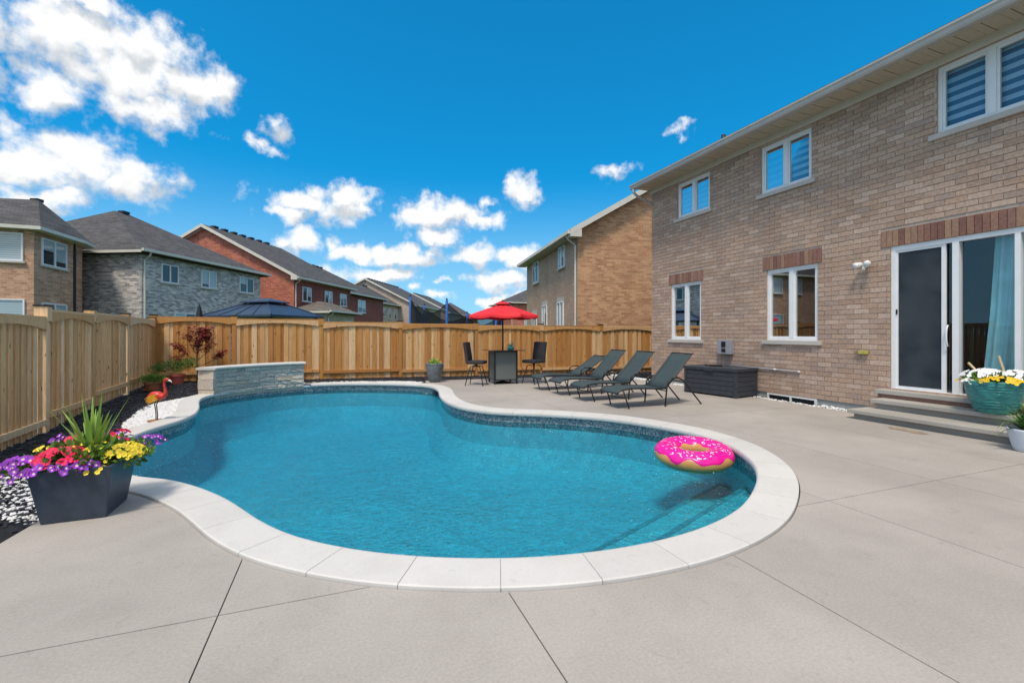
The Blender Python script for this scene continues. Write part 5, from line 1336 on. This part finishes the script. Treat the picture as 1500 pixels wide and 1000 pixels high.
clus2(gm_, 'gold_bloom', 110, (-.17, -.12, .42), (.17, .25, .09), (-.7, -.2)); clus2(gm_, 'gold_bloom', 10, (-.18, .27, .41), (.06, .06, .04), (-.6, .2))
MB().tube([(.05, -.12, .38), (.05, -.02, .78)], .016, 8).build('bamboo_stake', 'bamboo', tp); MB().tube([(.12, .12, .40), (.18, .36, .66)], .015, 8).build('bamboo_stake', 'bamboo', tp)

# pale pot with spiky plant at the foot of the steps
wp = thing('white_pot', 'ribbed pale pot with drooping spiky green plant below the steps', 'potted plant', (7.63, 2.87, 0))
m = MB(); n = 40; pf = [(.0, 0), (.13, 0), (.145, .06), (.19, .25), (.195, .27), (.183, .27), (.165, .22), (0, .22)]
m.lathe(pf, n); m.v = [(x * (1 + .02 * math.cos(20 * math.atan2(y, x))), y * (1 + .02 * math.cos(20 * math.atan2(y, x))), z) for x, y, z in m.v]
m.build('pot', 'pot_white', wp, smooth=True); MB().lathe([(0, .222), (.163, .222), (.163, .225), (0, .225)], 20).build('soil', 'soil', wp)
rp = random.Random(5); blades(wp, rp, 110, .26, .52, .95, .022, 'leaf_dark', (0, 0, .21), 'blade', .75)

# grey pot by the back fence
gp_ = thing('grey_pot', 'tall rounded grey pot with a small yellow-green plant by the fence', 'potted plant', (2.55, 13.05, 0))
MB().lathe([(0, 0), (.15, 0), (.185, .1), (.235, .32), (.25, .45), (.245, .50), (.255, .52), (.245, .535), (.225, .53), (.215, .46), (0, .46)], 36).build('pot', 'pot_grey', gp_, smooth=True)
MB().lathe([(0, .462), (.215, .462), (.215, .465), (0, .465)], 20).build('soil', 'soil', gp_)
rp = random.Random(8); m = MB(); leaf_blob(m, rp, (0, 0, .54), (.15, .15, .08), 260, .06); q_ = m.build('foliage', 'spike', gp_); q_['kind'] = 'stuff'
blades(gp_, rp, 10, .16, .30, .45, .02, 'spike', (-.02, 0, .48), 'spike_leaf', .2); pk_ = bloom_mesh('pink_bloom', 5, .03, 'flamingo', 'flower_eye_pale')
for k in range(5): put_bloom(pk_, gp_, (.14 + rp.uniform(-.04, .06), rp.uniform(-.1, .05), .57 + rp.uniform(-.02, .05)), (.4, -.6, .6), rp, 1, 'pink_bloom')

# flamingo
fg = thing('flamingo_ornament', 'red and orange metal flamingo on a rusty disc by the pool', 'ornament', (-2.74, 8.80, .0), R(-20.7))
MB().lathe([(0, 0), (.115, 0), (.12, .008), (.115, .018), (0, .018)], 24).build('base', 'rust', fg)
MB().tube([(-.03, .03, .018), (-.035, .03, .16), (-.055, .03, .26), (-.01, .01, .34)], .0075, 6).build('leg', 'bark', fg, smooth=True); MB().tube([(.035, -.02, .018), (.03, -.02, .15), (.015, -.02, .26), (.035, -.01, .34)], .0075, 6).build('leg', 'bark', fg, smooth=True)
body = [(-.135, 0, .325), (-.10, 0, .365), (-.04, 0, .40), (.03, 0, .405), (.085, 0, .395), (.125, 0, .41), (.145, 0, .46), (.135, 0, .52), (.125, 0, .58), (.13, 0, .63), (.15, 0, .655), (.175, 0, .66), (.195, 0, .65)]
MB().tube(catmull(body, 4, False), [lerp(a, b, j / 4) for a, b in zip([.012, .05, .072, .07, .055, .038, .026, .022, .02, .021, .028, .03, .02], [.05, .072, .07, .055, .038, .026, .022, .02, .021, .028, .03, .02, .016]) for j in range(4)][:48] + [.016], 14).build('body', 'flamingo', fg, smooth=True)
MB().tube([(.19, 0, .652), (.225, 0, .64), (.245, 0, .612)], [.017, .013, .004], 8).build('beak', 'white_plastic', fg, smooth=True)
for s in (-1, 1):
    m = MB()
    for k in range(5):
        z = .43 - k * .022; m.add([(.07, s * .058, z), (-.02, s * .082, z - .0), (-.16 + k * .012, s * .05, z - .075), (-.02, s * .086, z - .035)], [(0, 1, 2, 3)])
    w_ = m.build('wing', 'flamingo_yellow', fg); md = w_.modifiers.new('thickness', 'SOLIDIFY'); md.thickness = .006
MB().tube([(-.10, 0, .36), (-.17, 0, .30)], [.035, .006], 8).build('tail', 'flamingo_yellow', fg, smooth=True)

# potted herbs in the corner
def bush_pot(label, loc, r, h, potmat, leafmat, fol, n, seed, saucer=False):
    t = thing('potted_shrub', label, 'potted plant', loc)
    MB().lathe([(0, 0), (r * .72, 0), (r * .95, h * .8), (r * 1.06, h * .8), (r * 1.06, h), (r * .95, h), (r * .9, h * .85), (0, h * .85)], 28).build('pot', potmat, t, smooth=False)
    if saucer: MB().lathe([(0, -.004), (r * 1.1, -.004), (r * 1.25, .035), (r * 1.2, .035), (r * 1.08, .008), (0, .008)], 28).build('saucer', potmat, t)
    MB().lathe([(0, h * .86), (r * .88, h * .86), (r * .88, h * .87), (0, h * .87)], 16).build('soil', 'soil', t)
    rr = random.Random(seed); m = MB()
    for c, rad, k in fol: leaf_blob(m, rr, c, rad, k, .06, .5, .55)
    q_ = m.build('foliage', leafmat, t); q_['kind'] = 'stuff'; return t
bush_pot('terracotta pot on a saucer with low green herbs in the fence corner', (-4.30, 13.55, .0), .17, .21, 'terracotta', 'leaf', [((0, 0, .27), (.26, .24, .11), 650)], 0, 3, True)
bush_pot('coral red pot with a dark green leafy shrub behind the flamingo', (-4.12, 14.75, .02), .17, .27, 'coral_pot', 'leaf_dark', [((-.1, 0, .48), (.42, .3, .17), 800), ((.25, 0, .55), (.25, .2, .14), 350), ((-.45, 0, .40), (.2, .2, .12), 250)], 0, 4)

# japanese maple
mp_ = thing('japanese_maple', 'small red-leaved maple tree growing by the corner of the fence', 'tree', (-3.72, 14.95, bedz(-3.72, 14.95)))
rt = random.Random(12); mt = MB(); tips = []
def branch(p, d, L_, r_, lev):
    pts_ = [p]; q = p.copy(); dd = d.copy()
    for k in range(4): dd = (dd + Vector((rt.uniform(-.25, .25), rt.uniform(-.25, .25), rt.uniform(-.05, .15)))).normalized(); q = q + dd * L_ / 4; pts_.append(q.copy())
    mt.tube(pts_, [lerp(r_, r_ * .55, k / 4) for k in range(5)], 6)
    if lev >= 2: tips.extend(pts_[1:])
    if lev == 1: tips.append(pts_[-1])
    if lev < 2:
        for k in range(4 if lev else 5):
            a = rt.uniform(0, 6.28) if lev else k * 1.26 + rt.uniform(-.3, .3)
            out_ = Vector((math.cos(a), math.sin(a) * .8, rt.uniform(.15, .75 if lev else .9))).normalized(); branch(pts_[rt.randint(2, 4)], (dd * .8 + out_).normalized(), L_ * rt.uniform(.4, .6), r_ * .55, lev + 1)
trunk_ = [Vector((0, 0, -.05)), Vector((.01, 0, .25)), Vector((-.01, .01, .5)), Vector((.0, 0, .75)), Vector((.02, 0, 1.0))]
mt.tube(trunk_, [.022, .019, .016, .013, .010], 7)
for px_, pz_, dx_, dz_, L_ in ((0, .42, -.95, .30, .62), (0, .45, .9, .38, .55), (0, .60, -.8, .65, .55), (0, .62, .85, .70, .58), (0, .78, -.5, .95, .55), (0, .80, .6, .85, .55), (.02, .98, -.1, 1, .42), (.02, .95, .45, 1, .45), (0, .7, .1, .6, .4)):
    branch(Vector((px_, 0, pz_)), Vector((dx_, rt.uniform(-.35, .2), dz_ - .1)).normalized(), L_, .010, 1)
mt.build('trunk', 'bark', mp_, smooth=True)
ml = MB()
for p in tips:
    if rt.random() < .1: continue
    for _ in range(rt.randint(14, 24)):
        c = p + Vector((rt.gauss(0, .06), rt.gauss(0, .06), rt.gauss(0, .028))); s = rt.uniform(.022, .046); a0 = rt.uniform(0, 6.28); tilt = Matrix.Rotation(rt.uniform(-.6, .6), 3, 'X') @ Matrix.Rotation(rt.uniform(-.6, .6), 3, 'Y')
        vs = [c]; 
        for k in range(10): rr = s if k % 2 == 0 else s * .38; vs.append(c + tilt @ Vector((rr * math.cos(a0 + k * .628), rr * math.sin(a0 + k * .628), 0)))
        ml.add(vs, [(0, 1 + k, 1 + (k + 1) % 10) for k in range(10)])
ml.build('crown', 'maple_leaf', mp_)

# ------------------------------------------------------------------ donut float
dn = thing('donut_float', 'inflatable pink-iced donut ring floating by the coping', 'pool float', (4.08, 4.46, WATER + .085), R(15))
dn.rotation_euler = (R(3), R(-4), R(15))
RM, rmn = .300, .160
m = MB(); NU, NV = 72, 24
def wr(u_): return 1 + .014 * math.sin(24 * u_) + .02 * math.sin(3 * u_)
for i in range(NU):
    u_ = 2 * math.pi * i / NU
    for j in range(NV): v = 2 * math.pi * j / NV; rr = rmn * (wr(u_) if math.sin(v) < .2 else 1); m.v.append(((RM + rr * math.cos(v)) * math.cos(u_), (RM + rr * math.cos(v)) * math.sin(u_), rr * .74 * math.sin(v)))
for i in range(NU):
    for j in range(NV): m.f.append((i * NV + j, ((i + 1) % NU) * NV + j, ((i + 1) % NU) * NV + (j + 1) % NV, i * NV + (j + 1) % NV))
m.build('ring', 'donut', dn, smooth=True)
m = MB(); NW = 14; NU2 = 144
def vlim(u_, inner): return (.30 + .22 * math.sin(7 * u_ + 1) + .16 * math.sin(11 * u_)) if not inner else (.62 + .10 * math.sin(6 * u_))
for i in range(NU2):
    u_ = 2 * math.pi * i / NU2; a = vlim(u_, False); b = math.pi - vlim(u_, True)
    for j in range(NW + 1): v = lerp(a, b, j / NW); rr = rmn + (.006 if 0 < j < NW else .0); m.v.append(((RM + rr * math.cos(v)) * math.cos(u_), (RM + rr * math.cos(v)) * math.sin(u_), rr * .74 * math.sin(v) + .001))
for i in range(NU2):
    for j in range(NW): m.f.append((i * (NW + 1) + j, ((i + 1) % NU2) * (NW + 1) + j, ((i + 1) % NU2) * (NW + 1) + j + 1, i * (NW + 1) + j + 1))
ic = m.build('icing', 'icing', dn, smooth=True)
m = MB(); rd = random.Random(9)
for _ in range(130):
    u_ = rd.uniform(0, 6.283); v = rd.uniform(.75, 2.3); rr = rmn + .0075; p = Vector(((RM + rr * math.cos(v)) * math.cos(u_), (RM + rr * math.cos(v)) * math.sin(u_), rr * .74 * math.sin(v)))
    nn = Vector((math.cos(v) * math.cos(u_), math.cos(v) * math.sin(u_), math.sin(v))).normalized(); t1 = Matrix.Rotation(rd.uniform(0, 3.14), 3, nn) @ nn.orthogonal().normalized(); t2 = nn.cross(t1); a, b = .017, .0042
    m.add([p + t1 * a + t2 * b, p + t1 * a - t2 * b, p - t1 * a - t2 * b, p - t1 * a + t2 * b, p + t1 * a + t2 * b - nn * .004, p + t1 * a - t2 * b - nn * .004, p - t1 * a - t2 * b - nn * .004, p - t1 * a + t2 * b - nn * .004], [(0, 1, 2, 3), (0, 4, 5, 1), (1, 5, 6, 2), (2, 6, 7, 3), (3, 7, 4, 0)])
q_ = m.build('sprinkles', 'sprinkle', ic); q_['kind'] = 'stuff'
